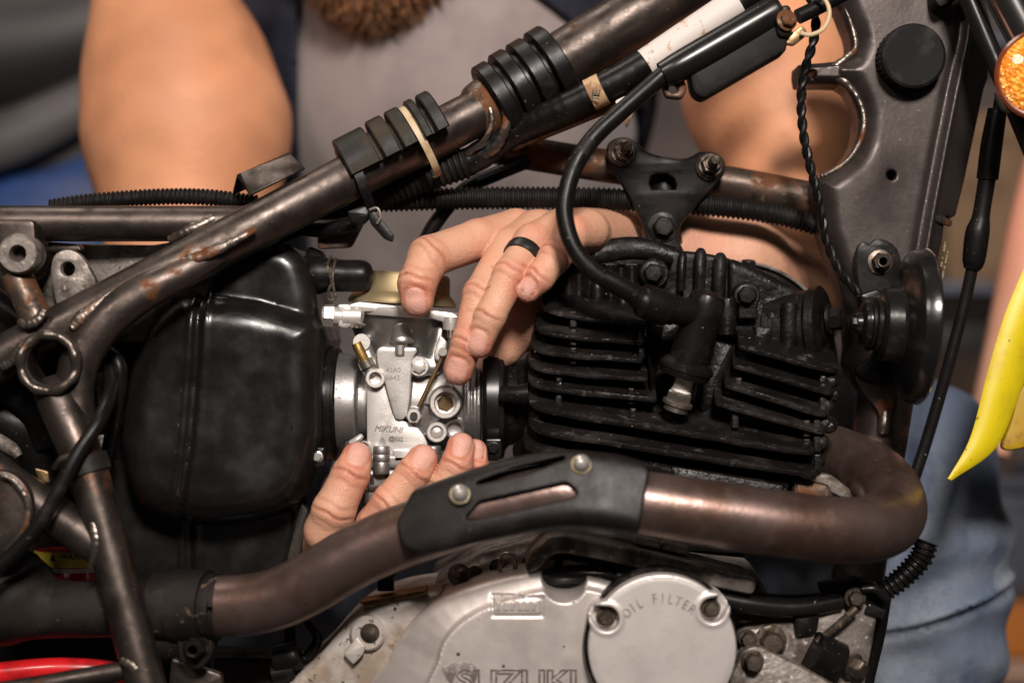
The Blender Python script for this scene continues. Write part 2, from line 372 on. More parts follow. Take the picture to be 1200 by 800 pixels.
    def obj(s, name, mat, parent=None, ang=35):
        me = bpy.data.meshes.new(name)
        me.from_pydata(to_world(np.array(s.v)).tolist(), [], s.f)
        me.validate()
        bm = bmesh.new(); bm.from_mesh(me); bmesh.ops.recalc_face_normals(bm, faces=bm.faces); bm.to_mesh(me); bm.free()
        me.materials.append(mat)
        smooth_mesh(me, ang)
        return link(bpy.data.objects.new(name, me), parent)

# ------------------------------------------------------------------ implicit surfaces (castings, skin, cloth)
def smin(a, b, k):
    h = np.clip(0.5 + 0.5 * (b - a) / k, 0, 1)
    return b * (1 - h) + a * h - k * h * (1 - h)
def smax(a, b, k): return -smin(-a, -b, k)
def s_cap(P, a, b, ra, rb):
    ba = b - a; t = np.clip(((P - a) @ ba) / max(1e-9, ba @ ba), 0, 1)
    return np.linalg.norm(P - a - t[:, None] * ba, axis=1) - (ra + (rb - ra) * t)
def pcap(P, A, B):
    """round cone between (px,py,d,r px) and (px,py,d,r px)"""
    return s_cap(P, U(*A[:3]), U(*B[:3]), A[3] * kk(A[2]), B[3] * kk(B[2]))
def s_ell(P, c, r):
    q = (P - c) / r; l = np.linalg.norm(q, axis=1)
    g = np.linalg.norm(q / r, axis=1) + 1e-9
    return l * (l - 1) / g
def s_box(P, c, h, r=0.0):
    q = np.abs(P - c) - (np.asarray(h, float) - r)
    return np.linalg.norm(np.maximum(q, 0), axis=1) + np.minimum(q.max(1), 0) - r
def s_cyl(P, a, b, r, rd=0.0):
    ba = b - a; L = np.linalg.norm(ba); ax = ba / L
    h = (P - a) @ ax; rad = np.linalg.norm(P - a - h[:, None] * ax, axis=1)
    qx = rad - (r - rd); qy = np.abs(h - L / 2) - (L / 2 - rd)
    return np.sqrt(np.maximum(qx, 0) ** 2 + np.maximum(qy, 0) ** 2) + np.minimum(np.maximum(qx, qy), 0) - rd
def s_poly2(X, Z, poly):
    n = len(poly); d = np.full(len(X), 1e18); sgn = np.ones(len(X))
    for i in range(n):
        a, b = poly[i], poly[i - 1]
        ex, ez = b[0] - a[0], b[1] - a[1]; wx, wz = X - a[0], Z - a[1]
        t = np.clip((wx * ex + wz * ez) / (ex * ex + ez * ez + 1e-12), 0, 1)
        d = np.minimum(d, (wx - ex * t) ** 2 + (wz - ez * t) ** 2)
        c1, c2, c3 = Z >= a[1], Z < b[1], ex * wz > ez * wx
        flip = (c1 & c2 & c3) | (~c1 & ~c2 & ~c3)
        sgn = np.where(flip, -sgn, sgn)
    return sgn * np.sqrt(d)
def upoly(pts, d):
    k = kk(d); P = np.asarray(pts, float)
    return np.stack([(P[:, 0] - 600) * k, -(P[:, 1] - 400) * k], 1)
def s_ext(P, pts, d0, d1, rd=3.0):
    """photo-pixel outline (placed at depth d0) extruded from depth d0 to d1, edges rounded by rd"""
    a = s_poly2(P[:, 0], P[:, 2], upoly(pts, d0)) + rd
    b = np.abs(P[:, 1] - (d0 + d1) / 2) - (abs(d1 - d0) / 2 - rd)
    return np.sqrt(np.maximum(a, 0) ** 2 + np.maximum(b, 0) ** 2) + np.minimum(np.maximum(a, b), 0) - rd

def sdf_surface(f, lo, hi, h, B=8, keep=None):
    lo = np.asarray(lo, float); hi = np.asarray(hi, float)
    nb = np.maximum(1, np.ceil((hi - lo) / (h * B)).astype(int))
    g = np.stack(np.meshgrid(*[np.arange(n) for n in nb], indexing='ij'), -1).reshape(-1, 3)
    c = lo + (g + 0.5) * h * B
    act = g[np.abs(f(c)) < 0.87 * h * B * 1.25 + h]
    off = np.stack(np.meshgrid(*[np.arange(B + 1)] * 3, indexing='ij'), -1).reshape(-1, 3)
    keys = []; pos = []; quads = []
    M = 1 << 20
    def key(c): return (c[:, 0].astype(np.int64) * M + c[:, 1]) * M + c[:, 2]
    CH = 400
    corner = [(i, j, k) for i in (0, 1) for j in (0, 1) for k in (0, 1)]
    for s0 in range(0, len(act), CH):
        a = act[s0:s0 + CH]; m = len(a)
        I = (a[:, None, :] * B + off[None]).reshape(-1, 3)
        v = f(lo + I * h).reshape(m, B + 1, B + 1, B + 1)
        cs = np.stack([v[:, i:i + B, j:j + B, k:k + B] for i, j, k in corner], -1)
        neg = cs < 0
        sel = np.argwhere(neg.any(-1) & ~neg.all(-1))
        if len(sel):
            vals = cs[sel[:, 0], sel[:, 1], sel[:, 2], sel[:, 3]]
            w = 1.0 / (np.abs(vals) + 0.05 * h); cc = np.array(corner, float)
            p = (w @ cc) / w.sum(1)[:, None]
            ci = a[sel[:, 0]] * B + sel[:, 1:]
            keys.append(key(ci)); pos.append(lo + (ci + p) * h)
        for ax in range(3):
            sl0 = [slice(0, B)] * 3; sl1 = [slice(0, B)] * 3; sl1[ax] = slice(1, B + 1)
            v0 = v[(slice(None), *sl0)]; v1 = v[(slice(None), *sl1)]
            e = np.argwhere((v0 < 0) != (v1 < 0))
            if not len(e): continue
            pi = a[e[:, 0]] * B + e[:, 1:]
            sg = v0[e[:, 0], e[:, 1], e[:, 2], e[:, 3]] < 0
            b1, b2 = (ax + 1) % 3, (ax + 2) % 3
            qs = []
            for o1, o2 in ((-1, -1), (0, -1), (0, 0), (-1, 0)):
                q = pi.copy(); q[:, b1] += o1; q[:, b2] += o2; qs.append(key(q) if (q.min() >= 0) else np.where((q < 0).any(1), -1, key(np.maximum(q, 0))))
            q = np.stack(qs, 1); q[~sg] = q[~sg][:, ::-1]
            quads.append(q)
    keys = np.concatenate(keys); pos = np.concatenate(pos); quads = np.concatenate(quads)
    order = np.argsort(keys); ks = keys[order]; V = pos[order]
    idx = np.searchsorted(ks, quads); idx = np.clip(idx, 0, len(ks) - 1)
    ok = (ks[idx] == quads).all(1)
    F = idx[ok]
    for _ in range(2):
        fv = f(V); e = 0.35 * h
        K = np.array([[1, -1, -1], [-1, -1, 1], [-1, 1, -1], [1, 1, 1]], float)
        G = sum(K[i] * f(V + K[i] * e)[:, None] for i in range(4)) / (4 * e)
        g2 = np.maximum((G * G).sum(1), 0.2)
        st = np.clip(fv / g2, -0.5 * h, 0.5 * h)
        V = V - G * st[:, None]
    if keep is not None:
        kf = keep(V[F].mean(1)); F = F[kf]
        used = np.unique(F); mp = np.full(len(V), -1); mp[used] = np.arange(len(used)); V = V[used]; F = mp[F]
    return V, F
def mesh_obj(name, V, F, mat, parent=None, tone=None, ang=180):
    me = bpy.data.meshes.new(name)
    W = to_world(V.copy())
    me.vertices.add(len(W)); me.vertices.foreach_set('co', W.ravel())
    me.loops.add(F.size); me.loops.foreach_set('vertex_index', F.ravel().astype(np.int32))
    me.polygons.add(len(F)); me.polygons.foreach_set('loop_start', np.arange(0, F.size, F.shape[1], dtype=np.int32))
    me.update(calc_edges=True); me.validate()
    if tone is not None:
        at = me.attributes.new('tone', 'FLOAT_COLOR', 'POINT')
        c = np.ones((len(V), 4)); c[:, :3] = tone
        at.data.foreach_set('color', c.ravel())
    me.materials.append(mat); smooth_mesh(me, ang)
    return link(bpy.data.objects.new(name, me), parent)
def sdf_obj(name, f, lo, hi, h, mat, parent=None, ang=180):
    V, F = sdf_surface(f, lo, hi, h)
    return mesh_obj(name, V, F, mat, parent, ang=ang)
def bounds(pts, pad, d0, d1):
    P = np.array([U(p[0], p[1], d) for p in pts for d in (d0, d1)])
    lo = P.min(0) - pad; hi = P.max(0) + pad
    return lo, hi
def noise3(P, s, amp, seed=0.0):
    """cheap smooth noise from sines"""
    x, y, z = (P / s).T
    return amp * (np.sin(x * 1.3 + 2.1 * np.sin(y * .9 + seed) + seed) + np.sin(y * 1.7 + 1.7 * np.sin(z * 1.1 + seed * 2)) + np.sin(z * 1.5 + 1.9 * np.sin(x * .8 - seed))) / 3

def text_obj(txt, px, py, d, size, mat, parent, rot=0.0, extrude=1.2, ex=(1, 0, 0), ey=(0, 0, 1), xs=1.0, shear=0.0, name='lettering', bold=0.0, outline=False):
    c = bpy.data.curves.new(name, 'FONT'); c.body = txt; c.align_x = 'CENTER'; c.align_y = 'CENTER'
    c.size = 1.0; c.shear = shear; c.offset = bold; c.resolution_u = 3
    if outline: c.fill_mode = 'NONE'; c.bevel_depth = 0.028; c.bevel_resolution = 0
    else: c.extrude = extrude / size
    o = bpy.data.objects.new(name, c); COL.objects.link(o)
    bpy.context.view_layer.update()
    dg = bpy.context.evaluated_depsgraph_get()
    me = bpy.data.meshes.new_from_object(o.evaluated_get(dg))
    bpy.data.objects.remove(o)
    V = np.array([v.co[:] for v in me.vertices]) * size * kk(d); V[:, 0] *= xs
    F = [tuple(p.vertices) for p in me.polygons]
    ex = nrmz(ex); ey = nrmz(ey); en = np.cross(ex, ey)
    cr, sr = math.cos(rot), math.sin(rot)
    X = V[:, 0] * cr - V[:, 1] * sr; Y = V[:, 0] * sr + V[:, 1] * cr
    b = MB(); b.add(U(px, py, d) + X[:, None] * ex + Y[:, None] * ey + V[:, 2][:, None] * en, F)
    bpy.data.meshes.remove(me)
    return b.obj(name, mat, parent, 30)
# ================================================================== setting
wb = MB()
wb.add([(-4500, 3600, -1660), (5500, 3600, -1660), (5500, 3600, 3200), (-4500, 3600, 3200)], [(0, 1, 2, 3)])
wb.add([(-4500, 3700, -1660), (5500, 3700, -1660), (5500, 3700, 3200), (-4500, 3700, 3200)], [(3, 2, 1, 0)])
tag(wb.obj('wall', wall_paint), kind='structure')

# ================================================================== motorcycle
bike = thing('motorcycle', 'stripped dark motorcycle with bare tubular frame and black finned single cylinder engine', 'motorcycle', (0, 0.05, 0.0))

# ------------------------------------------------------------------ frame
fr = MB().tube([(-60, 452, -92, 27), (0, 421, -90, 27), (200, 317, -70, 27), (417, 204, -10, 27.5), (500, 163, 15, 28), (575, 124, 35, 27)], n=10, seg=28).obj('frame', frame_paint, bike)
MB().tube([(560, 134, 40, 31), (570, 127, 40, 35), (590, 115, 42, 36), (654, 75, 50, 35), (800, -15, 62, 35), (930, -95, 70, 35)], n=10, seg=30).obj('backbone_tube', frame_paint, fr)
MB().tube([(575, 172, 112, 19.5), (620, 180, 112, 19.5), (720, 196, 112, 19.5), (850, 214, 112, 20), (985, 240, 108, 20)], n=10, seg=24).obj('brace_tube', frame_rusty, fr)
MB().tube([(-60, 262, -60, 21), (100, 262, -45, 21), (290, 262, -30, 21)], n=8, seg=24).obj('seat_rail', frame_paint, fr)
MB().tube([(262, 292, -68, 14), (215, 318, -82, 20), (165, 344, -92, 23), (124, 376, -98, 24), (97, 415, -102, 24), (88, 455, -104, 23), (90, 500, -108, 22)], n=10, seg=24, flat=0.85).obj('curved_strut', frame_paint, fr)
MB().tube([(64, 456, -96, 25), (72, 476, -110, 25), (100, 545, -122, 24), (122, 620, -130, 23), (160, 760, -145, 23), (190, 870, -155, 23)], n=10, seg=24).obj('down_strut', frame_paint, fr)
MB().tube([(-60, 515, -112, 25), (0, 561, -118, 25), (60, 601, -124, 24), (118, 640, -128, 23)], n=8, seg=24).obj('cross_strut', frame_paint, fr)
MB().tube([(-60, 820, -150, 11.5), (60, 800, -148, 11.5), (156, 783, -144, 11.5)], n=6, seg=18).obj('lower_strut', frame_paint, fr)
# ring end of the cross tube with its weld
o = U(57, 425, -132); k = kk(-132)
MB().lathe([(36 * k, -60), (37 * k, -8), (35 * k, -1), (30 * k, 1), (26 * k, -2), (25 * k, -10), (25 * k, -50), (0, -50)], o, (0, -1, 0), 36).obj('cross_tube_end', frame_paint, fr)
MB().lathe([(24.8 * k, -46), (0, -46)], o, (0, -1, 0), 30).obj('tube_bore', hole_dark, fr)
a = np.linspace(0, 2 * math.pi, 60)
MB().utube(np.array([[*(o + np.array([math.cos(t) * 33 * k, -1 - 2 * math.sin(5 * t), math.sin(t) * 33 * k])), (5.6 + 0.7 * math.sin(9 * t) + 0.5 * random.random()) * k] for t in a]), seg=10, cap=False).obj('weld_bead', weld_metal, fr, 80)
def bead(pts, r, name='weld_bead', m=weld_metal, n=9, jit=0.22, flat=0.7):
    Q = crom([[*U(p[0], p[1], p[2]), (p[3] if len(p) > 3 else r) * kk(p[2])] for p in pts], n)
    for i in range(len(Q)):
        Q[i, :3] += rng.normal(0, r * 0.02, 3); Q[i, 3] *= 0.8 * (1 + 0.07 * math.sin(i * 1.7) + 0.06 * math.sin(i * 0.6))
    return MB().utube(Q, seg=12, jit=0.02, flat=flat * 0.7).obj(name, m, fr, 80)
bead([(190, 309, -86, 5), (180, 313, -91, 9), (165, 322, -95, 8), (148, 333, -99, 7), (128, 345, -103, 6), (112, 358, -107, 8), (95, 372, -113, 10), (84, 384, -116, 7)], 7)
bead([(300, 268, -82, 4), (270, 284, -87, 8), (235, 300, -90, 9), (214, 304, -90, 6)], 6)
bead([(252, 254, -50, 6), (232, 264, -56, 8), (214, 273, -57, 7), (198, 281, -50, 6)], 6)
bead([(30, 400, -118, 6), (20, 412, -118, 8), (12, 424, -117, 7), (2, 430, -116, 6)], 7)
bead([(108, 612, -148, 5), (112, 632, -152, 7), (110, 650, -152, 6), (106, 664, -148, 4)], 6)
bead([(142, 772, -162, 6), (155, 780, -166, 8), (162, 793, -166, 7)], 7)
bead([(574, 106, 8, 5), (588, 118, 4, 7), (594, 138, 5, 7), (590, 158, 8, 7), (578, 176, 16, 7), (560, 188, 30, 5)], 6)
bead([(566, 110, 12, 4), (574, 126, 6, 4), (576, 146, 6, 4), (566, 166, 10, 4), (546, 182, 24, 4)], 4)
bead([(52, 362, -118, 6), (44, 374, -120, 8), (30, 380, -120, 7), (22, 376, -116, 5)], 7)
# bushed lug at the rail
MB().plate(rounded([(-20, 257), (40, 257), (43, 300), (30, 326), (-20, 330)], 8), -92, 60, 4).obj('lug', frame_paint, fr)
o = U(21, 297, -112)
MB().lathe([(24 * k, -30), (24.5 * k, -3), (22 * k, 1), (10.5 * k, 1), (9.5 * k, -2), (9.5 * k, -30), (0, -30)], o, (0.02, -1, 0), 32).obj('bushing', dirty_alloy, fr)
MB().tube([(18, 322, -85, 19), (32, 350, -88, 18), (46, 380, -90, 20)], n=5, seg=18).obj('lug_tube', frame_rusty, fr)
MB().plate(rounded([(58, 318), (62, 297), (80, 290), (96, 299), (116, 334), (66, 362)], 11), -52, 12, 2.5, [circle2(79, 315, 8)]).obj('tab', dirty_alloy, fr)
MB().plate(rounded([(30, 285), (180, 287), (240, 276), (330, 280), (250, 340), (180, 400), (60, 400)], 6), -8, 10, 2).obj('side_plate', dirty_alloy, fr)
MB().plate(rounded([(40, 282), (92, 286), (96, 294), (44, 296)], 4), -42, 18, 2).obj('side_tab', frame_paint, fr)
# saddle bracket on the main tube
sb = MB()
sb.add([U(281, 203, -32), U(341, 181, -16), U(357, 196, -40), U(292, 228, -58), U(277, 205, -24), U(339, 178, -8), U(272, 226, 20), U(330, 200, 40)],
       [(0, 1, 2, 3), (0, 4, 5, 1), (4, 6, 7, 5), (0, 3, 4), (1, 5, 2)])
so = sb.obj('saddle_bracket', frame_paint, fr, 20)
md = so.modifiers.new('thick', 'SOLIDIFY'); md.thickness = 0.0016
md = so.modifiers.new('round', 'BEVEL'); md.width = 0.0007; md.segments = 2
# boxed plate left of the lower struts
MB().plate(rounded([(-20, 550), (12, 551), (30, 566), (41, 592), (36, 622), (12, 656), (-20, 672)], 14), -152, 14, 5).obj('rear_gusset', frame_paint, fr)
bead([(0, 556, -158, 3), (14, 562, -160, 4), (27, 578, -160, 4), (33, 597, -160, 4), (28, 620, -160, 4), (8, 645, -158, 4)], 4, flat=0.5)
# strap on the strut
MB().tube([(97, 536, -122, 28), (103, 555, -123, 28)], n=3, seg=28).obj('strut_strap', rubber_dusty, bike)
MB().tube([(64, 548, -150, 4), (72, 538, -158, 4), (84, 533, -160, 3)], n=4, seg=8).obj('strap_tail', rubber_dusty, bike)

# steering head gusset
G = [(985, -20), (988, 10), (998, 35), (1001, 56), (990, 68), (945, 72), (938, 76), (939, 93), (946, 97), (988, 97), (1002, 112), (1010, 138), (1006, 165), (993, 186), (970, 203), (958, 212),
     (962, 245), (966, 275), (984, 325), (994, 365), (999, 405), (1003, 445), (1072, 447), (1078, 400), (1095, 330), (1108, 282), (1113, 252), (1128, 250), (1150, 160), (1163, 100), (1169, 72), (1150, -20)]
Gf = closed_smooth(G, 2)
RID = [(1139, -20), (1133, 46), (1119, 110), (1107, 170), (1092, 250), (1080, 320), (1070, 380), (1062, 446)]
tab_hole = (953, 86)
def f_gusset(P):
    # sheet 40 deep with a big rolled edge; the side flange right of the ridge falls back
    d2 = s_poly2(P[:, 0], P[:, 2], upoly(Gf, 30))
    px = P[:, 0] / kk(30) + 600; py = 400 - P[:, 2] / kk(30)
    rx = np.interp(py, [p[1] for p in RID], [p[0] for p in RID])
    side = px - rx
    front = 24 + np.clip(-d2 < 24, 0, 1) * 0.0
    e = np.clip((24 + d2) / 24, 0, 1)                     # rolled edge, left side only
    front = front + 22 * e * e * np.clip((1085 - px) / 30, 0, 1)
    front = front + 0.9 * (np.sqrt(np.maximum(side + 3, 0) ** 2 + 16) - 4) - 5 * np.exp(-(side / 4.0) ** 2) + 4 * np.exp(-((side + 11) / 5.0) ** 2)
    front = front - 7 * np.exp(-(((px - 1020) / 26) ** 2 + ((py - 205) / 40) ** 2)) * 0.6
    front = front - 12 * np.clip((py - 330) / 110, 0, 1) * np.exp(-((px - 1038) / 26) ** 2)
    front = np.where((px < 985) & (py < 110), np.maximum(front, 34), front)
    dep = np.maximum(front - P[:, 1], P[:, 1] - 92) * 0.8
    s = smax(d2, dep, 4)
    hole = np.linalg.norm(np.stack([px - tab_hole[0], py - tab_hole[1]], 1), axis=1) - 5
    h2 = np.linalg.norm(np.stack([px - 1043, py - 206], 1), axis=1) - 6
    s = smax(s, -hole * 1.0, 1.5)
    s = smax(s, -np.maximum(h2, P[:, 1] - 60), 1.5)
    return s
lo, hi = bounds(G, 12, 0, 95)
sdf_obj('head_gusset', f_gusset, lo, hi, 2.2, gusset_paint, fr)
bead([(988, 0, 40, 3), (999, 32, 38, 4), (1003, 56, 36, 4), (992, 68, 38, 6), (978, 84, 40, 9), (992, 97, 38, 6), (1006, 116, 36, 4), (1013, 140, 34, 4), (1008, 166, 34, 4), (994, 188, 36, 4), (972, 203, 40, 4), (962, 208, 44, 6)], 4, flat=0.8)
bead([(1114, 262, 42, 5), (1104, 258, 34, 6), (1096, 256, 26, 4)], 5)
MB().tube([(1056, 320, 60, 30), (1048, 400, 60, 32), (1040, 447, 58, 33), (1028, 530, 56, 32), (1016, 600, 56, 31), (1000, 720, 56, 30), (985, 860, 56, 30)], n=8, seg=28).obj('down_tube', frame_paint, fr)
# pressed tongue on the down tube
MB().plate(rounded([(1000, 436), (1056, 446), (1048, 480), (1042, 508), (1034, 512), (1030, 505), (1030, 484), (1004, 452)], 7), 16, 30, 5).obj('tongue_plate', frame_paint, fr)
MB().tube([(1038, 482, 20, 6), (1036, 498, 18, 7.5), (1035, 506, 20, 7)], n=4, seg=12).obj('weld_bead', weld_metal, fr)
# stencilled lines on the tube
text_obj('VEHICLE EMISSION', 1062, 474, 33, 5.6, ink_pale, fr, rot=math.radians(79), extrude=0.3, ex=(0.8, 0.6, 0), xs=0.9, name='stencil')
def worn_print(p0, p1, d, w, n, name='stencil'):
    """a worn line of print too small to read: broken flecks"""
    b = MB(); a0, a1 = U(*p0, d), U(*p1, d); t = nrmz(a1 - a0); q = nrmz(np.cross(t, [0.6, -0.8, 0]))
    for i in range(n):
        c = a0 + (a1 - a0) * (i + 0.5) / n; l = np.linalg.norm(a1 - a0) / n * random.uniform(0.25, 0.45); ww = w * random.uniform(0.6, 1.0)
        if random.random() < 0.15: continue
        b.add([c - t * l - q * ww, c + t * l - q * ww, c + t * l + q * ww, c - t * l + q * ww], [(0, 1, 2, 3)])
    b.obj(name, ink_pale, fr)
worn_print((1061, 499), (1070, 456), 37, 2.2, 16)
worn_print((1098, 342), (1108, 283), 38, 2.4, 20)
worn_print((1101, 340), (1111, 294), 44, 1.8, 16)
# threaded cap
cp = MB().lathe([(33, -6), (38.5, 0), (38.5, 26), (37, 29.5), (34, 31), (0, 30)], U(1063, 70, 24), (0.02, -1, -0.05), 72, flute=(2.4, 38, -1, 25)).obj('filler_cap', cap_black, bike, 25)
# chain of rubber pads on the backbone
def pad(name, c, axis_px, r_px, d, spans, mat, par, top=-1.25, arc=(-35, 150)):
    """half collars round a tube; spans: (along0, along1, extra radius)"""
    ax = nrmz(np.array([axis_px[0], 0.10, -axis_px[1]]))
    o = U(c[0], c[1], d); up = nrmz(np.array([-ax[2] * -1, 0, 0]) * 0 + np.cross(np.array([0, 1., 0]), ax)); up = up if up[2] > 0 else -up
    side = np.cross(ax, up); side = side if side[1] < 0 else -side
    first = None
    for a0, a1, rr in spans:
        b = MB(); n = 26; V = []; m = 4
        ts = np.linspace(math.radians(arc[0]), math.radians(arc[1]), n)
        for t in ts:                                        # t=0 toward the viewer, 90 up
            dirv = side * math.cos(t) + up * math.sin(t)
            ri, ro = r_px * 0.97, r_px + rr
            e = 1.6
            for (al, ra) in ((a0, ri), (a0, ro - e), (a0 + e, ro), (a1 - e, ro), (a1, ro - e), (a1, ri)):
                V.append(o + ax * al + dirv * ra)
        q = 6; F = [(i * q + j, i * q + (j + 1) % q, (i + 1) * q + (j + 1) % q, (i + 1) * q + j) for i in range(n - 1) for j in range(q)]
        F += [tuple(range(q)), tuple((n - 1) * q + j for j in range(q - 1, -1, -1))]
        b.add(V, F)
        if first is None: first = b.obj(name, mat, par, 30)
        else: b.obj('rib', mat, first, 30)
    return first
pad('tank_pad', (455, 186), (0.885, -0.465), 28, 3, [(-52, 78, 10), (-50, -12, 20), (-6, 14, 22), (19, 36, 22), (45, 55, 23), (61, 76, 23)], rubber_dusty, bike, arc=(-5, 160))
pad('tank_damper', (612, 103), (0.85, -0.525), 36, 46, [(-44, 54, 7), (-42, -24, 15), (-17, 1, 17), (8, 27, 17), (34, 54, 18)], rubber, bike, arc=(-50, 170))
MB().tube([(553, 138, 38, 29), (560, 134, 39, 33.5), (572, 126, 40, 35.5), (590, 115, 42, 36.6)], n=5, seg=30).obj('joint_collar', frame_rusty, fr)
# cable ties
def tie(c, axis_px, r, d, w, mat, name='cable_tie', flat=1.0):
    ax = nrmz(np.array([axis_px[0], 0.1, -axis_px[1]])); o = U(*c, d)
    a = nrmz(np.cross(ax, [0, 1, 0.])); b = np.cross(ax, a); n = 40; V = []
    for i in range(n):
        t = 2 * math.pi * i / n; dv = (a * math.cos(t) + b * math.sin(t) * flat)
        for al, ra in ((-w, r), (-w, r + 2), (w, r + 2), (w, r)): V.append(o + ax * al + dv * ra)
    F = [(i * 4 + j, i * 4 + (j + 1) % 4, ((i + 1) % n) * 4 + (j + 1) % 4, ((i + 1) % n) * 4 + j) for i in range(n) for j in range(4)]
    return MB().add(V, F).obj(name, mat, bike, 30)
tie((491, 167), (0.87, -0.49), 44, 10, 4.2, cream_plastic)
t1 = tie((422, 213), (0.93, -0.36), 38, -5, 5.5, rubber)
MB().plate(rounded([(406, 247), (428, 240), (436, 252), (424, 264), (410, 262)], 4), -45, 14, 3).obj('buckle', rubber, t1)
MB().plate(rounded([(430, 246), (440, 248), (462, 276), (460, 284), (450, 280), (434, 262)], 3), -50, 4, 1).obj('tail', rubber, t1)
MB().tube([(433, 246, -53, 1.6), (442, 244, -55, 1.6), (446, 254, -55, 1.6), (442, 262, -53, 1.4)], n=5, seg=8).obj('tail_edge', dirty_alloy, t1)

# ------------------------------------------------------------------ wiring looms
loom = MB().tube([(310, 282, 45, 14), (350, 262, 45, 15), (420, 238, 45, 15), (480, 214, 45, 16), (552, 188, 40, 17), (603, 154, 30, 17), (667, 125, 5, 18), (750, 80, -8, 18), (850, 14, -14, 18), (930, -38, -20, 18)], n=22, seg=16, jit=0.025).obj('wiring_loom', rubber, bike)
MB().tube([(420, 238, 44, 16), (480, 214, 44, 17.5), (548, 190, 39, 18)], n=60, seg=14, corr=(7.5, 1.1)).obj('loom_sleeve', conduit_black, loom)
MB().tube([(757, 76, -8.5, 19), (800, 47, -11, 19.3), (830, 27, -13, 19.3), (864, 4, -15, 19.2)], n=5, seg=24).obj('tape_wrap', white_tape, loom)
MB().tube([(691, 112, -1, 19.2), (707, 104, -4, 19.4)], n=3, seg=24).obj('tape_wrap', tan_tape, loom)
text_obj('TE', 699, 112, -24, 13, ink_dark, loom, rot=math.radians(85), extrude=0.3)
MB().tube([(600, 172, 40, 6), (680, 140, 20, 6), (720, 122, 10, 6), (752, 100, 0, 5)], n=8, seg=10).obj('brake_line', frame_rusty, bike)
MB().plate(closed_smooth([(727, 130), (743, 126), (740, 138), (734, 150), (731, 139)], 3), -12, 1.5, 0.5).obj('tape_scrap', tan_tape, loom)
MB().plate(closed_smooth([(722, 118), (735, 112), (737, 116), (724, 122)], 3), -12, 1.5, 0.5).obj('tape_scrap', white_tape, loom)
MB().tube([(440, 236, 60, 12), (520, 233, 70, 12.5), (600, 232, 78, 12.5), (700, 233, 82, 12.5), (800, 238, 85, 12.5), (900, 249, 85, 12), (970, 268, 80, 11)], n=110, seg=14, corr=(6.2, 1.2)).obj('corrugated_conduit', conduit_black, bike)
MB().tube([(60, 243, 40, 9), (110, 236, 40, 9), (180, 231, 40, 9), (240, 231, 35, 9), (300, 238, 30, 9)], n=90, seg=12, corr=(5.4, 1.1)).obj('corrugated_conduit', conduit_black, bike)
MB().tube([(590, 200, 95, 9), (545, 222, 96, 9), (510, 262, 98, 9), (490, 300, 100, 9)], n=8, seg=12).obj('rubber_hose', rubber, bike)
MB().tube([(560, 214, 92, 7), (620, 190, 90, 7)], n=6, seg=10).obj('rubber_hose', rubber, bike)
MB().tube([(330, 262, 20, 10), (380, 268, 10, 11), (420, 262, 0, 10)], n=8, seg=12).obj('rubber_hose', rubber, bike)
MB().plate(rounded([(395, 258), (428, 258), (412, 290), (372, 292), (372, 272)], 5), 20, 8, 2).obj('fuel_bracket', frame_rusty, bike)
# twisted pair down the gusset
tw = [(942, -20, 0), (955, 15, -4), (954, 45, -6), (944, 80, -8), (939, 115, -8), (942, 160, -6), (952, 205, -2), (962, 245, 0), (968, 280, 4), (985, 318, 2), (1008, 345, -4)]
base = crom([[*U(*p)] for p in tw], 16); L = np.concatenate([[0], np.cumsum(np.linalg.norm(np.diff(base, axis=0), axis=1))])
T = np.gradient(base, axis=0); T /= np.linalg.norm(T, axis=1)[:, None]
A = np.cross(T, [0, 1, 0.]); A /= np.linalg.norm(A, axis=1)[:, None]; Bv = np.cross(T, A)
lead0 = None
for ph in (0, math.pi):
    t = L / 34 * 2 * math.pi + ph
    Q = np.hstack([base + 2.4 * (A * np.cos(t)[:, None] + Bv * np.sin(t)[:, None]), np.full((len(base), 1), 3.6)])
    if lead0 is None: lead0 = MB().utube(Q, seg=10).obj('twisted_lead', rubber, bike)
    else: MB().utube(Q, seg=10).obj('strand', rubber, lead0)

# ------------------------------------------------------------------ ignition coil
ax_c = nrmz(U(909, 14, -62) - U(784, 85, -66))
coil = MB().tube([(776, 88, -66, 15), (800, 76, -66, 18), (860, 42, -64, 19), (905, 16, -62, 19), (914, 11, -62, 17)], n=6, seg=28).obj('ignition_coil', gloss_black, bike)
MB().plate(rounded([(806, 78), (812, 108), (824, 117), (922, 60), (924, 38), (908, 14)], [8, 6, 8, 6, 6, 8]), -72, 34, 5).obj('core', conduit_black, coil)
MB().tube([(834, 108, -75, 1.4), (916, 60, -75, 1.4)], n=3, seg=6).obj('seam', rubber, coil)
MB().plate(rounded([(774, 96), (800, 88), (806, 104), (800, 116), (780, 114)], 5), -60, 14, 3, [circle2(789, 104, 5)]).obj('mount_ear', frame_rusty, coil)
MB().plate(rounded([(905, 10), (926, 4), (932, 28), (926, 44), (912, 44)], 7), -78, 20, 4).obj('end_ear', gloss_black, coil)
MB().bolt(922, 24, -80, 9.5, ax=(0.3, -1, 0.1)).obj('bolt', frame_rusty, coil)
MB().plate(rounded([(922, 42), (940, 30), (946, 36), (944, 43), (930, 54), (920, 52)], 3), -66, 6, 1.5).obj('terminal', rod_brown, coil)
MB().tube([(938, 39, -72, 2.6), (950, 41, -72, 2.6), (965, 34, -70, 2.6), (972, 18, -66, 2.6), (968, 2, -60, 2.6), (955, -8, -55, 2.6)], n=7, seg=10).obj('coil_wire', cream_plastic, coil)
MB().tube([(935, 20, -40, 9), (960, 8, -36, 9), (1010, -18, -30, 9)], n=5, seg=14).obj('loom_branch', rubber, bike)

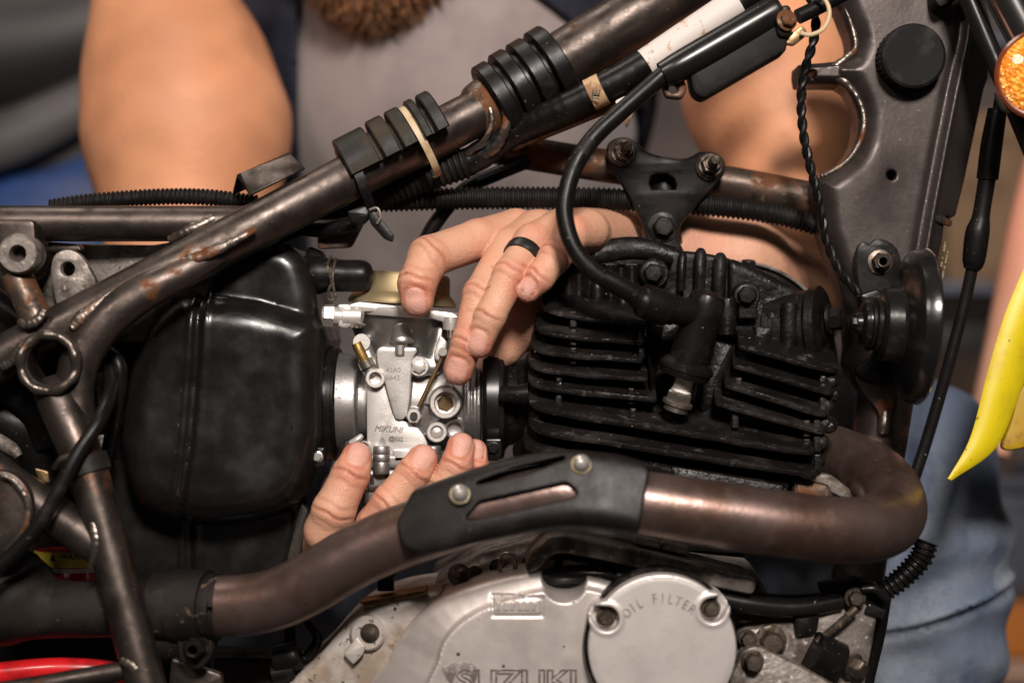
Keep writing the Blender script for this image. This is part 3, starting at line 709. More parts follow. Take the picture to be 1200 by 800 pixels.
# ------------------------------------------------------------------ engine mount bracket
out = [(712, 178), (713, 168), (722, 162), (736, 161), (748, 168), (760, 178), (785, 185), (806, 185), (820, 178), (836, 178), (848, 186), (850, 200), (843, 212), (818, 240), (799, 262), (796, 280), (800, 300), (756, 300), (758, 282), (752, 260), (738, 232), (722, 204)]
dh = [(761, 214), (763, 207), (770, 204), (782, 204), (790, 209), (793, 217), (792, 222), (764, 222)]
ml = MB().plate(closed_smooth(out, 3), 62, 14, 3, [np.array(dh, float)]).obj('mount_bracket', bracket_black, bike)
for x, y in ((731, 177), (833, 193)):
    MB().lathe([(17, -4), (17, 4), (14, 6), (14, 9), (0, 9)], U(x - 2, y + 2, 62), (0.05, -1, 0), 28).obj('washer', bolt_dirty, ml)
    MB().bolt(x - 1, y + 1, 54, 12, h=11, ax=(0.1, -1, 0.12), washer=0, socket=True).obj('nut', bolt_dirty, ml)
    MB().lathe([(6.2, 0), (6.2, 22), (5, 24), (0, 24)], U(x, y, 48), (0.12, -1, 0.15), 20).obj('stud', bolt_dirty, ml)
MB().bolt(777, 266, 62, 12.5, h=12, washer=1.45).obj('bolt', bolt_black, ml)
MB().tube([(778, 205, 100, 15), (778, 285, 95, 22)], n=4, seg=20).obj('mount_spacer', engine_black, ml)

# ------------------------------------------------------------------ horn
hx = nrmz([1.0, 0.0, -0.06])
ho = U(1000, 378, -62)
hb = [(1003, 306), (1006, 288), (1014, 283), (1020, 286), (1026, 280), (1040, 282), (1052, 292), (1057, 310), (1056, 330), (1070, 390), (1060, 446), (1010, 442), (1004, 430), (1030, 405), (1010, 350)]
hbr = MB().plate(closed_smooth(hb, 2), 4, 8, 2).obj('horn_bracket', bracket_black, bike)
MB().bolt(1031, 307, 3, 11, h=11, washer=1.35, socket=True).obj('bolt', bolt_dirty, hbr)
MB().plate(rounded([(1008, 345), (1030, 338), (1040, 352), (1034, 364), (1012, 366)], 4), -40, 22, 3).obj('connector', rubber, hbr)
horn = MB().lathe([(r_, h_ * 0.80) for r_, h_ in [(0, 0), (8, 1), (12, 4), (13, 10), (16, 11), (25, 13), (27, 18), (27, 27), (30, 29), (30, 34), (37, 36), (41, 40), (42, 60), (45, 64), (60, 67), (76, 70), (84, 75), (87, 83), (88, 93), (86, 97), (78, 96), (40, 90), (0, 92)]], ho, hx, 48).obj('horn', horn_black, bike, 30)
MB().bolt(1004, 378, -66, 7, h=8, ax=-hx, washer=0).obj('nut', bolt_black, horn)
MB().lathe([(84, 73.6), (87.6, 75), (88.6, 76), (87.6, 77.4), (84, 78)], ho, hx, 56).obj('rim', chrome, horn)
MB().lathe([(29, 16), (31, 17), (31, 20), (29, 21)], ho, hx, 36).obj('ring', rubber, horn)
MB().tube([(1040, 352, -66, 4), (1055, 344, -70, 4.5), (1062, 330, -66, 4)], n=5, seg=10).obj('wire', rubber, hbr)
MB().add([U(1012, 440, -20), U(1035, 412, -48), U(1042, 416, -44), U(1030, 432, -10)], [(0, 1, 2, 3)]).obj('brace', bracket_black, hbr)

# ------------------------------------------------------------------ fork, reflector, front cable
MB().tube([(1120, -40, -40, 11), (1136, 0, -44, 11), (1172, 86, -52, 11), (1215, 190, -60, 11)], n=6, seg=18).obj('brake_hose', gloss_black, bike)
fk = MB().tube([(1150, -60, -70, 24), (1182, 0, -74, 24), (1240, 110, -82, 24)], n=6, seg=28).obj('fork_tube', chrome, bike)
rf = MB().lathe([(44, -14), (50, -12), (51, 0), (48, 3), (45, 2), (0, 0)], U(1222, 87, -110), (-0.25, -1, 0.0), 48).obj('reflector', reflector_rim, bike)
MB().lathe([(45.5, -2), (45.5, 2.2), (43, 4), (0, 5)], U(1222, 87, -110), (-0.25, -1, 0.0), 48).obj('lens', orange_lens, rf)
MB().plate(rounded([(1167, 108), (1176, 104), (1190, 126), (1184, 133), (1176, 128)], 3), -92, 10, 1.5).obj('clip', dirty_alloy, rf)
cb = MB().tube([(1172, 110, 20, 5), (1168, 135, 25, 6), (1140, 310, 45, 7), (1112, 425, 52, 7), (1082, 528, 58, 7), (1060, 590, 60, 7)], n=8, seg=14).obj('clutch_cable', gloss_black, bike)
MB().tube([(1169, 128, 25, 11), (1162, 170, 30, 12.5), (1157, 210, 34, 12.5)], n=5, seg=20).obj('sheath', rubber, cb)
MB().tube([(1157, 208, 34, 10), (1150, 250, 38, 10), (1148, 262, 39, 12), (1145, 275, 40, 14), (1141, 305, 44, 13), (1138, 316, 45, 9)], n=5, seg=20).obj('sheath', rubber, cb)
MB().plate(rounded([(1095, -20), (1125, -20), (1122, 0), (1102, 9), (1096, 2)], 3), -10, 30, 3).obj('head_stop', bracket_black, fr)

# yellow shroud tip: a curved moulding
yl = [(1214, 280), (1200, 314), (1177, 370), (1157, 437), (1137, 512), (1111, 560)]
yr = [(1280, 330), (1240, 360), (1214, 410), (1192, 470), (1166, 526), (1115, 563)]
Yl = crom(yl, 8); Yr = crom(yr, 8); V = []; n = len(Yl); m = 9
for i in range(n):
    for j in range(m):
        t = j / (m - 1); p = Yl[i] * (1 - t) + Yr[i] * t
        V.append(U(p[0], p[1], -40 + (16 * (t - 0.3) ** 2 - 4 * math.sin(t * math.pi)) * min(1, np.linalg.norm(Yr[i] - Yl[i]) / 45) + 25 * (1 - i / n)))
F = [(i * m + j, i * m + j + 1, (i + 1) * m + j + 1, (i + 1) * m + j) for i in range(n - 1) for j in range(m - 1)]
ysh = MB().add(V, F).obj('tank_shroud', yellow_plastic, bike, 60)
md = ysh.modifiers.new('thick', 'SOLIDIFY'); md.thickness = 0.003; md.offset = -1
md = ysh.modifiers.new('round', 'BEVEL'); md.width = 0.0008; md.segments = 2
MB().plate(closed_smooth([(1176, 526), (1184, 496), (1200, 450), (1240, 420), (1260, 500), (1210, 522)], 5), 20, 12, 4).obj('shroud_panel', yellow_dark, ysh)
# ------------------------------------------------------------------ air box
AB = closed_smooth([(226, 345), (300, 350), (366, 372), (374, 400), (374, 470), (369, 545), (345, 594), (290, 612), (215, 614), (160, 596), (138, 552), (134, 490), (146, 430), (168, 384), (195, 356)], 2)
ABU = closed_smooth([(236, 330), (262, 290), (320, 282), (350, 296), (362, 320), (372, 372), (372, 420), (230, 420), (222, 360)], 2)
ABL = [(120, 480), (360, 560), (352, 640), (330, 700), (120, 700), (110, 600)]
def f_air(P):
    a = s_ext(P, AB, -40, 200, 38)
    b = s_ext(P, ABU, -15, 180, 26)
    c = s_ext(P, ABL, 34, 180, 20)
    s = smin(smin(a, b, 5), c, 10)
    px = P[:, 0] / kk(-30) + 600; py = 400 - P[:, 2] / kk(-30)
    # central seam groove with a raised lip either side, along a slightly leaning line
    lx = np.interp(py, [330, 420, 520, 620], [236, 232, 224, 208])
    u = (px - lx)
    g = 3.2 * np.exp(-(u / 4.0) ** 2) - 2.0 * np.exp(-((u - 9) / 3.0) ** 2) - 2.0 * np.exp(-((u + 9) / 3.0) ** 2)
    g = g * np.clip((P[:, 1] < 60) * 1.0, 0, 1) * (py > 320)
    # wide shallow hollow on the right half
    hol = 5 * np.exp(-((px - 322) / 30) ** 2 - ((py - 470) / 110) ** 2)
    return s + g + hol + noise3(P, 45, 1.2, 1.0)
lo, hi = bounds(np.vstack([AB, ABU, ABL]), 14, -50, 210)
air = sdf_obj('air_box', f_air, lo, hi, 3.0, box_plastic, bike)
MB().tube([(350, 322, 40, 22), (372, 322, 32, 23), (384, 322, 30, 20), (402, 323, 30, 19), (424, 323, 30, 18.5), (433, 323, 30, 15), (437, 323, 30, 7)], n=5, seg=24).obj('drain_spout', rubber, air)
MB().tube([(362, 300, 40, 12), (374, 306, 36, 12), (362, 316, 34, 16)], n=4, seg=14).obj('spout_boss', box_plastic, air)
cl = MB().tube([(388, 300, 20, 1.8), (384, 312, 12, 1.8), (389, 330, 10, 1.8), (386, 338, 10, 1.8), (384, 348, 12, 1.8), (388, 352, 12, 1.8), (393, 348, 12, 1.8), (391, 338, 10, 1.8), (390, 320, 9, 1.8), (394, 302, 20, 1.8)], n=5, seg=8).obj('spring_clip', bolt_dirty, air)
MB().tube([(381, 319, 10, 2), (397, 320, 10, 2)], n=2, seg=8).obj('clip_bar', bolt_dirty, air)
# mud flap / plate below the air box, right
MB().plate(rounded([(352, 588), (362, 598), (350, 660), (334, 664)], 4), 15, 10, 2).obj('lower_flap', rubber_dusty, bike)
MB().plate(rounded([(346, 560), (352, 545), (360, 590), (348, 640)], 3), 40, 8, 2).obj('lower_flap', rubber_dusty, bike)
# inlet hose clamp between the air box and the carburettor
def ring_u(cx, cy, d, r, x0, x1, prof=None): pass
AX = U(470, 472, 72)              # carburettor bore line
def bore_lathe(prof, n=48):        # prof: (radius u, px x)
    return MB().lathe([(r, (x - 470) * kk(72)) for r, x in prof], AX, (1, 0, 0), n)
bt = bore_lathe([(58, 348), (62, 352), (64, 372), (62, 376), (66, 376), (68, 378), (68, 397), (66, 399), (62, 399), (62, 392)]).obj('inlet_boot', rubber, bike)
bore_lathe([(68.5, 380), (70, 380.5), (70, 394), (68.5, 394.5)]).obj('hose_clamp', gloss_black, bt)
MB().plate(rounded([(364, 524), (380, 524), (381, 546), (365, 548)], 2), -14, 22, 2).obj('clamp_block', gloss_black, bt)
MB().bolt(372, 535, -14, 5.5, h=4, washer=1.2).obj('clamp_screw', bright_steel, bt)
ib = bore_lathe([(60, 566), (66, 567), (68, 570), (68, 588), (66, 591), (58, 592), (52, 596), (50, 606), (54, 612), (54, 640)]).obj('intake_boot', rubber, bike)
bore_lathe([(68.5, 571), (70.5, 571.5), (70.5, 585), (68.5, 585.5)]).obj('hose_clamp', gloss_black, ib)
MB().plate(rounded([(569, 514), (588, 514), (588, 536), (570, 537)], 3), -4, 24, 2).obj('clamp_block', gloss_black, ib)
MB().bolt(578, 525, -4, 6.5, h=4, washer=1.2).obj('clamp_screw', bolt_black, ib)
MB().tube([(588, 462, 0, 10), (606, 462, -6, 11), (618, 462, -6, 14)], n=4, seg=16).obj('boot_lug', rubber, ib)

# ------------------------------------------------------------------ cylinder head
HC = [(628, 395), (650, 372), (760, 386), (862, 404), (972, 432), (960, 530), (955, 548), (640, 505), (618, 490), (616, 420)]
HT = closed_smooth([(640, 372), (640, 332), (660, 300), (700, 286), (752, 278), (800, 292), (852, 300), (905, 322), (945, 345), (968, 385), (965, 420), (860, 398), (760, 380)], 2)
def f_head(P):
    a = s_ext(P, HC, -2, 135, 8)
    b = s_ext(P, HT, 24, 112, 12)
    s = smin(a, b, 6)
    # plug well: sloping V between the two fin stacks
    px = P[:, 0] / kk(0) + 600; py = 400 - P[:, 2] / kk(0)
    c = np.interp(py, [380, 480], [812, 795])
    well = np.maximum(np.abs(px - c) - np.interp(py, [380, 490], [46, 22]), P[:, 1] - 34)
    well = np.maximum(well, py - 492)
    s = smax(s, -well, 8)
    # flutes on the left upper wall
    fl = 5 * np.cos((px - 655) / 25 * 2 * math.pi) * (py < 368) * (py > 310) * (px < 760)
    return s + np.where(P[:, 1] < 60, fl * np.clip((60 - P[:, 1]) / 30, 0, 1), 0) + noise3(P, 14, 0.9, 3.0)
lo, hi = bounds(np.vstack([HC, HT]), 12, -10, 270)
head = sdf_obj('cylinder_head', f_head, lo, hi, 2.3, engine_black, bike)
PITCH = math.radians(24)
def fin(p1, p2, t, d0, dep, r1=20, r2=14, mat=fin_black, par=None, name='fin', wav=0.7):
    a, b = U(p1[0], p1[1], d0), U(p2[0], p2[1], d0)
    ex = nrmz(b - a); L = np.linalg.norm(b - a)
    ey = nrmz(np.array([0, math.cos(PITCH), math.sin(PITCH)])); ey = nrmz(ey - ex * np.dot(ex, ey)); en = np.cross(ex, ey)
    en = en if en[2] > 0 else -en
    out = rounded([(0, 0), (L, 0), (L, dep), (0, dep)], [r1, r2, 10, 10], 6)
    # waver along the front edge so that the casting is not ruler-straight
    fine = []
    for i in range(len(out)):
        p, q = out[i], out[(i + 1) % len(out)]; m = max(1, int(np.linalg.norm(q - p) / 14))
        for j in range(m): fine.append(p + (q - p) * j / m)
    fine = np.array(fine); ph = random.uniform(0, 9)
    fine[:, 1] += wav * (np.sin(fine[:, 0] / 17 + ph) + 0.6 * np.sin(fine[:, 0] / 7.3 + ph * 2)) * (fine[:, 1] < 5)
    B = MB().plate2(fine, t, min(2.2, t * 0.3), a + en * 0, ex, ey, en)
    V = np.array(B.v); V[:, 2] += 0.5 * np.sin(V[:, 0] / 26 + ph) + 0.3 * np.sin(V[:, 0] / 9 + ph)
    B.v = [tuple(v) for v in V]
    return B.obj(name, mat, par or head)
LF = [((634, 364), (757, 381)), ((627, 389), (755, 401)), ((622, 411), (754, 422)), ((619, 432), (760, 444)), ((618, 452), (770, 468))]
for i, (p, q) in enumerate(LF): fin(p, q, 5.2, -44 + 3 * (i == 0), 62, r1=34, r2=6)
for p, q in [((617, 476), (956, 531)), ((618, 502), (960, 557))]: fin(p, q, 6.5, -52, 110, r1=34, r2=12)
RF = [((866, 404), (984, 436)), ((860, 427), (981, 461)), ((850, 450), (974, 487)), ((838, 470), (970, 508))]
for i, (p, q) in enumerate(RF): fin(p, q, 5.6, -46, 66, r1=6, r2=16)
# webs that tie the fins together (short ribs in the gaps)
for x, ys in ((672, (372, 393, 415)), (655, (447, 470)), (740, (462,)), (752, (388, 408)), (742, (486,)), (965, (448, 472)), (958, (495, 518, 540)), (866, (450,)), (862, (490,)), (946, (500, 522))):
    for y in ys:
        MB().plate(rounded([(x - 4, y - 8), (x + 4, y - 8), (x + 4, y + 12), (x - 4, y + 12)], 2), -36, 40, 2).obj('web', fin_black, head)
for x, y in ((978, 440), (981, 455), (972, 468), (972, 490), (966, 512), (962, 534), (976, 492)):
    MB().lathe([(0, -14), (6, -12), (9, -6), (9.5, 0), (9, 8), (6, 12), (0, 14)], U(x - 4, y + 6, -22), (0.3, 1, 0.1), 14).obj('fin_lobe', fin_black, head)
# plug-well side walls
MB().add([U(756, 380, -30), U(790, 384, 20), U(776, 470, 20), U(764, 470, -30)], [(0, 1, 2, 3)]).obj('well_wall', engine_black, head)
MB().plate(rounded([(770, 372), (800, 378), (786, 438), (764, 444), (762, 400)], 6), 2, 30, 5).obj('well_step', engine_black, head)
MB().plate(rounded([(838, 398), (862, 404), (846, 470), (822, 486), (818, 470)], 6), -6, 40, 6).obj('well_step', engine_black, head)
# cover furniture
def boss(px, py, d, r, h, name='boss', ax=(0, -1, 0), m=engine_black):
    return MB().lathe([(r * 1.1, -20), (r, h - 2), (r - 2, h), (0, h)], U(px, py, d), ax, 24).obj(name, m, head)
boss(766, 320, 24, 18, 8); MB().bolt(765, 320, 14, 11.5, h=10, washer=1.25).obj('bolt', bolt_black, head)
boss(778, 268, 76, 20, 6)
boss(874, 346, 20, 16, 12); MB().bolt(874, 346, 6, 11, h=10, washer=1.2).obj('bolt', bolt_black, head)
MB().plate(rounded([(866, 352), (888, 352), (889, 374), (865, 374)], 3), 6, 30, 3).obj('tab', engine_black, head)
MB().bolt(876, 324, 45, 10, h=16, ax=(0.03, -0.25, 1), washer=1.2).obj('bolt', bolt_black, head)
MB().tube([(876, 350, 45, 13), (876, 322, 45, 12)], n=3, seg=18).obj('post', engine_black, head)
for x, y0, y1, r in ((820, 294, 346, 7), (843, 300, 350, 8), (799, 296, 340, 5)):
    MB().tube([(x - 1, y1, 24, r), (x, (y0 + y1) / 2, 22, r), (x + 1, y0 + 4, 26, r), (x + 1, y0, 30, r * 0.5)], n=4, seg=14).obj('rib', engine_black, head)
for x, y0, y1, r, d in ((925, 356, 408, 10, 0), (852, 350, 392, 11, 4), (700, 330, 368, 9, 22), (730, 350, 376, 8, 16), (905, 366, 402, 9, 18), (940, 364, 415, 9, 14)):
    MB().tube([(x - 1, y1, d, r), (x, y0 + 4, d, r), (x, y0, d, r * 0.7)], n=3, seg=18).obj('post', engine_black, head)
MB().plate(rounded([(885, 382), (905, 384), (904, 402), (885, 400)], 2), -6, 26, 2).obj('pad_block', engine_black, head)
# round end flange behind, with a bright machined edge
MB().lathe([(122, 0), (125, 3), (125, 10), (122, 12), (60, 12)], U(864, 428, 92), (0.12, -1, 0), 72).obj('end_flange', engine_black, head)
arcp = [[*(U(864, 428, 76) + 126 * np.array([math.cos(t), 0.1 * math.cos(t), math.sin(t)])), 2.2] for t in np.linspace(0.62, 1.75, 30)]
MB().utube(np.array(arcp), seg=8).obj('gasket_edge', dirty_alloy, head)
MB().lathe([(20, -60), (46, -55), (46, -8), (50, -4), (50, 6), (46, 9), (20, 10), (18, 12), (0, 12)], U(958, 384, 30), (0.88, -0.42, 0.06), 36).obj('end_cap', engine_black, head)
MB().bolt(972, 374, 18, 14, h=12, ax=(0.88, -0.42, 0.06), washer=1.2).obj('bolt', bolt_black, head)
# valve-cover left shoulder
MB().tube([(668, 306, 30, 16), (700, 296, 26, 14), (745, 290, 24, 13), (790, 300, 22, 11)], n=6, seg=16, flat=0.6).obj('cover_lip', engine_black, head)

# cylinder barrel under the head
def f_barrel(P):
    s = s_ext(P, [(640, 500), (955, 552), (930, 600), (900, 650), (640, 640), (628, 560)], 10, 250, 10)
    return s + noise3(P, 16, 1.0, 5.0)
lo, hi = bounds([(620, 495), (960, 660)], 12, 0, 260)
barrel = sdf_obj('cylinder_barrel', f_barrel, lo, hi, 3.0, engine_black, bike)
for p, q in [((612, 522), (926, 572)), ((640, 545), (935, 594)), ((700, 578), (940, 616))]: fin(p, q, 9, -40, 110, r1=24, r2=12, par=barrel)
MB().plate(rounded([(785, 545), (920, 568), (918, 594), (790, 570)], 5), -42, 26, 4).obj('fin_block', fin_black, barrel)
MB().plate(rounded([(930, 560), (972, 568), (978, 584), (950, 592), (930, 584)], 5), -30, 40, 5).obj('port_lug', frame_rusty, barrel)
MB().plate(rounded([(935, 552), (975, 556), (1020, 590), (1012, 596), (970, 575), (940, 566)], 4), -10, 24, 3).obj('port_flange', dirty_alloy, barrel)
MB().tube([(612, 530, 20, 15), (630, 524, 0, 18), (645, 518, -10, 16)], n=4, seg=16).obj('stud_boss', engine_black, barrel)
MB().plate(closed_smooth([(624, 512), (646, 508), (650, 518), (634, 522), (626, 520)], 3), -12, 14, 2).obj('shim', dirty_alloy, barrel)

# spark plug, cap and lead
PAX = nrmz(U(826, 366, -70) - U(793, 474, -52))
plug = MB().lathe([(14, -6), (14, 0), (10, 1)], U(793, 475, -48), PAX, 24).obj('spark_plug', bolt_steel, bike)
MB().bolt(794, 472, -48, 15.5, h=12, ax=PAX, washer=1.15).obj('hex', bolt_steel, plug)
MB().lathe([(11, 8), (12, 15), (10.5, 17), (10.5, 50), (0, 50)], U(794, 472, -48), PAX, 24).obj('insulator', plug_white, plug)
capb = MB().lathe([(20, 0), (28, 2), (29.5, 8), (29.5, 16), (27, 19), (23, 21), (22, 60), (21.5, 84), (21, 92), (18, 99), (10, 102), (0, 103)], U(801, 442, -54), PAX, 36).obj('plug_cap', rubber, bike)
MB().lathe([(29.8, 9), (31, 10), (31, 14), (29.8, 15)], U(801, 442, -54), PAX, 36).obj('lip', rubber, capb)
MB().tube([(822, 366, -66, 20), (810, 366, -70, 18), (790, 364, -80, 16), (778, 361, -86, 16)], n=6, seg=24).obj('boot', rubber, capb)
MB().tube([(780, 362, -86, 17), (779, 361.6, -86, 20), (777, 361, -87, 21), (756, 353, -94, 20.5), (753, 352, -95, 19.5), (751, 351, -96, 14), (744, 347, -98, 13)], n=2, seg=28).obj('boot_collar', rubber, capb)
for x, y, dd in ((783, 362, -84), (789, 363, -80)):
    MB().tube([(x - 2, y - 0.5, dd, 18.5), (x + 1, y + 0.5, dd + 1, 18.5)], n=2, seg=24).obj('band', rubber, capb)
lead = MB().tube([(786, 80, -66, 10.5), (770, 94, -68, 10.5), (729, 130, -76, 10.5), (697, 160, -84, 10.5), (676, 190, -90, 10.5), (664, 225, -96, 10.5), (662, 256, -100, 10.5), (674, 293, -104, 10.5), (700, 321, -104, 10.5), (745, 346, -98, 10.5), (760, 355, -94, 10)], n=8, seg=18).obj('spark_lead', rubber, bike)
MB().tube([(707, 325, -104, 11.3), (722, 333, -102, 11.8), (745, 346, -98, 12)], n=5, seg=18).obj('lead_sleeve', rubber, lead)

# ------------------------------------------------------------------ exhaust
ex_pts = [(915, 522, 80, 34), (945, 525, 72, 34), (985, 535, 48, 34), (1022, 553, 6, 35.5), (1044, 578, -50, 37), (1046, 604, -100, 38.5), (1024, 618, -138, 39), (980, 621, -158, 39), (920, 614, -168, 39), (850, 604, -172, 39), (770, 592, -174, 38), (690, 580, -174, 37.5), (640, 581, -172, 37.5), (570, 596, -168, 37), (510, 615, -160, 37), (460, 632, -150, 37), (410, 655, -142, 36.5), (365, 682, -134, 36), (325, 701, -126, 36), (285, 709, -118, 36), (245, 710, -110, 36)]
pipe = MB().tube(ex_pts, n=8, seg=36).obj('exhaust_pipe', exhaust_steel, bike)
PX = np.array([[p[0], p[1], p[2]] for p in ex_pts[9:18]])[::-1]
SH = rounded([(462, 617), (481, 578), (560, 550), (646, 518), (700, 521), (756, 543), (763, 552), (752, 600), (746, 637), (655, 623), (570, 634), (500, 651), (470, 643)], [5, 8, 20, 14, 20, 8, 4, 12, 8, 20, 20, 8, 8], 2)
SL = rounded([(544, 608), (562, 588), (664, 565), (677, 576), (672, 582), (566, 607)], 4, 2)
SL2 = rounded([(556, 567), (600, 549), (662, 534), (664, 539), (610, 558), (560, 569)], 2, 1)
XU = crom([[*U(*p)] for p in PX], 6)
def f_shield(P):
    i = np.searchsorted(XU[:, 0], P[:, 0]).clip(1, len(XU) - 1)
    zc = np.interp(P[:, 0], XU[:, 0], XU[:, 2]); yc = np.interp(P[:, 0], XU[:, 0], XU[:, 1])
    sl = (XU[i, 2] - XU[i - 1, 2]) / (XU[i, 0] - XU[i - 1, 0]); cs = 1 / np.sqrt(1 + sl * sl)
    a = (P[:, 2] - zc) * cs; b = P[:, 1] - yc
    # boxy section: flat front, flat sloping top
    a2 = a * math.cos(0.35) - b * math.sin(0.35) * -1; b2 = b * math.cos(0.35) - a * math.sin(0.35)
    R = (np.abs(a2) ** 5 + np.abs(b2) ** 5 + 1e-6) ** 0.2
    sh = np.abs(R - 38.5) - 3.2
    pol = s_poly2(P[:, 0], P[:, 2], upoly(SH, -212))
    s = smax(sh, pol, 3)
    s = smax(s, b - 12, 2)
    slot = s_poly2(P[:, 0], P[:, 2], upoly(SL, -212)); slot2 = s_poly2(P[:, 0], P[:, 2], upoly(SL2, -212))
    front = b + 6
    s = smax(s, -np.maximum(slot, front), 2.5)
    s = smax(s, -np.maximum(slot2, front), 1.5)
    # raised lip around the slot
    return s * 0.85 - 0.0
lo, hi = bounds(SH, 14, -230, -140)
lo[1] = -240; hi[1] = -130
shield = sdf_obj('heat_shield', f_shield, lo, hi, 1.5, shield_black, bike)
for x, y in ((539, 579), (681, 544)):
    MB().lathe([(10.5, -3), (11, 0), (10, 2), (0, 2)], U(x, y, -206), (0.05, -0.9, 0.4), 24).obj('washer', zinc_gold, shield)
    MB().lathe([(9.5, 0), (9.5, 3), (9, 6), (7.6, 9.5), (5, 12), (0, 13)], U(x, y, -206), (0.05, -0.9, 0.4), 28).obj('bolt', bright_steel, shield)
# silencer sleeve and clamp at the left
slv = MB().tube([(-80, 694, -70, 62), (0, 698, -74, 60), (28, 704, -77, 53), (52, 711, -79, 38), (72, 713, -80, 33.5), (110, 713, -88, 33), (190, 711, -100, 35), (250, 711, -110, 39), (256, 711, -111, 38)], n=6, seg=32).obj('silencer_pipe', sleeve_black, bike)
MB().tube([(182, 709, -98, 40), (200, 710, -101, 41), (203, 710, -101, 38.5)], n=3, seg=32).obj('step', sleeve_black, slv)
cla = MB().tube([(206, 710, -102, 43.5), (244, 711, -109, 43.5)], n=3, seg=36).obj('pipe_clamp', sleeve_black, bike)
MB().plate(rounded([(204, 734), (248, 736), (250, 765), (238, 784), (222, 786), (208, 772)], 9), -128, 30, 5).obj('lug', sleeve_black, cla)
MB().bolt(230, 757, -128, 13, h=13, washer=1.2, socket=True).obj('bolt', bolt_black, cla)
MB().plate(rounded([(200, 770), (260, 790), (262, 830), (196, 830)], 5), -100, 12, 3).obj('hanger', frame_paint, bike)

# rear shock (red) with its yellow label, red spring below
RA = (0.02, 0.06, 1); RO = U(80, 700, 0)
rd = MB().lathe([(0, -2), (36, 0), (40, 4), (40, 36), (39.5, 56), (0, 58)], RO, RA, 40).obj('shock_reservoir', red_paint, bike)
MB().lathe([(39, 32), (40.6, 32.2), (40.6, 37), (39, 37.2)], RO, RA, 60).obj('band', label_white, rd)
MB().lathe([(39, 38), (40.6, 38.2), (40.6, 55), (39, 55.5)], RO, RA, 60).obj('warning_label', label_yellow, rd)
b = MB(); b.add([U(58.5, 657, -41), U(65, 657, -41), U(62, 648, -41)], [(0, 1, 2)]); b.obj('warning_mark', ink_dark, rd)
text_obj('WARNING', 93, 652.5, -41.5, 9.5, ink_dark, rd, rot=math.radians(-1), extrude=0.3, bold=0.012)
MB().tube([(-60, 796, -60, 14), (0, 789, -60, 14), (70, 783, -58, 13), (130, 786, -50, 12), (180, 800, -40, 12)], n=6, seg=24).obj('shock_spring', red_paint, bike)
# frame-side hoses, cables
MB().tube([(128, 430, -60, 8), (130, 455, -100, 8.5), (118, 490, -140, 8.5), (92, 530, -158, 8.5), (70, 572, -166, 8.5), (40, 622, -170, 9), (0, 662, -172, 9), (-40, 690, -172, 9)], n=8, seg=16).obj('breather_hose', rubber, bike)
MB().tube([(124, 410, -50, 8), (138, 425, -60, 9), (140, 450, -60, 9), (132, 500, -55, 8), (120, 560, -40, 8)], n=6, seg=14).obj('breather_hose', rubber, bike)
for p in ([(-20, 430, -40, 22), (40, 470, -30, 24), (60, 520, -20, 20)], [(-20, 480, -10, 30), (50, 520, 0, 30), (60, 600, 10, 25)], [(-10, 350, -20, 16), (60, 400, -20, 16)]):
    MB().tube(p, n=5, seg=16).obj('rubber_hose', rubber, bike)
MB().plate(rounded([(-60, 300), (250, 300), (260, 640), (240, 840), (-60, 840)], 12), 95, 40, 5).obj('dark_backing', sleeve_black, bike)  # added dark sheet that keeps the gaps between frame and air box dark
MB().plate(rounded([(112, 440), (124, 432), (126, 460), (122, 480), (114, 474)], 4), -10, 8, 2).obj('inner_tab', dirty_alloy, bike)
MB().plate(rounded([(113, 510), (126, 508), (126, 545), (116, 545)], 3), -20, 8, 2).obj('inner_tab', dirty_alloy, bike)
MB().tube([(-10, 512, -60, 9), (14, 526, -70, 8), (22, 535, -72, 5)], n=4, seg=12).obj('cable_end', dirty_alloy, bike)
MB().plate(rounded([(40, 548), (56, 552), (58, 566), (46, 566)], 3), -100, 6, 1.5).obj('small_clip', rod_brown, bike)

# ------------------------------------------------------------------ crankcase
CC = closed_smooth([(438, 830), (452, 780), (478, 735), (520, 700), (580, 678), (640, 668), (690, 672), (735, 690), (760, 740), (760, 830)], 3)
PL = closed_smooth([(508, 840), (512, 776), (526, 742), (560, 716), (612, 697), (650, 690), (690, 690), (720, 705), (730, 760), (728, 840)], 3)
def f_cover(P):
    # flat lettered centre, satin conical rim round it
    pl = s_poly2(P[:, 0], P[:, 2], upoly(PL, -128)); cc = s_poly2(P[:, 0], P[:, 2], upoly(CC, -110))
    front = -120 + 0.50 * np.maximum(pl, 0) + 0.0035 * np.maximum(pl, 0) ** 2
    a = smax(cc, np.maximum(front - P[:, 1], P[:, 1] - 60) * 0.8, 8)
    b = smax(pl, np.maximum(-129 - P[:, 1], P[:, 1]), 4)
    s = smin(a, b, 3)
    px = P[:, 0] / kk(-125) + 600; py = 400 - P[:, 2] / kk(-125)
    # recessed number plate and the drilled pocket at the top
    q = np.maximum(np.abs(px - 606) - 29 , np.abs(py - 710) - 10.5)
    s = s + 2.2 * np.exp(-(q / 1.6) ** 2) * (P[:, 1] < -100)
    s = smax(s, -s_cap(P, U(662, 686, -146), U(660, 655, -70), 25, 25), 2)
    return s
lo, hi = bounds(CC, 14, -140, 60); lo[2] = U(0, 828, -130)[2]
cover = sdf_obj('clutch_cover', f_cover, lo, hi, 2.1, cover_paint, bike)
for i in range(6):
    MB().plate(rounded([(582 + i * 8.4, 705), (587 + i * 8.4, 705), (586 + i * 8.4 + random.uniform(-2, 2), 715), (581 + i * 8.4, 715)], 1), -130.2, 2.5, 0.4).obj('cast_mark', cover_paint, cover)
text_obj('SUZUKI', 606, 797, -130.6, 32, ink_grey, cover, extrude=1.0, xs=1.30, bold=0.02, outline=True, name='cover_lettering')
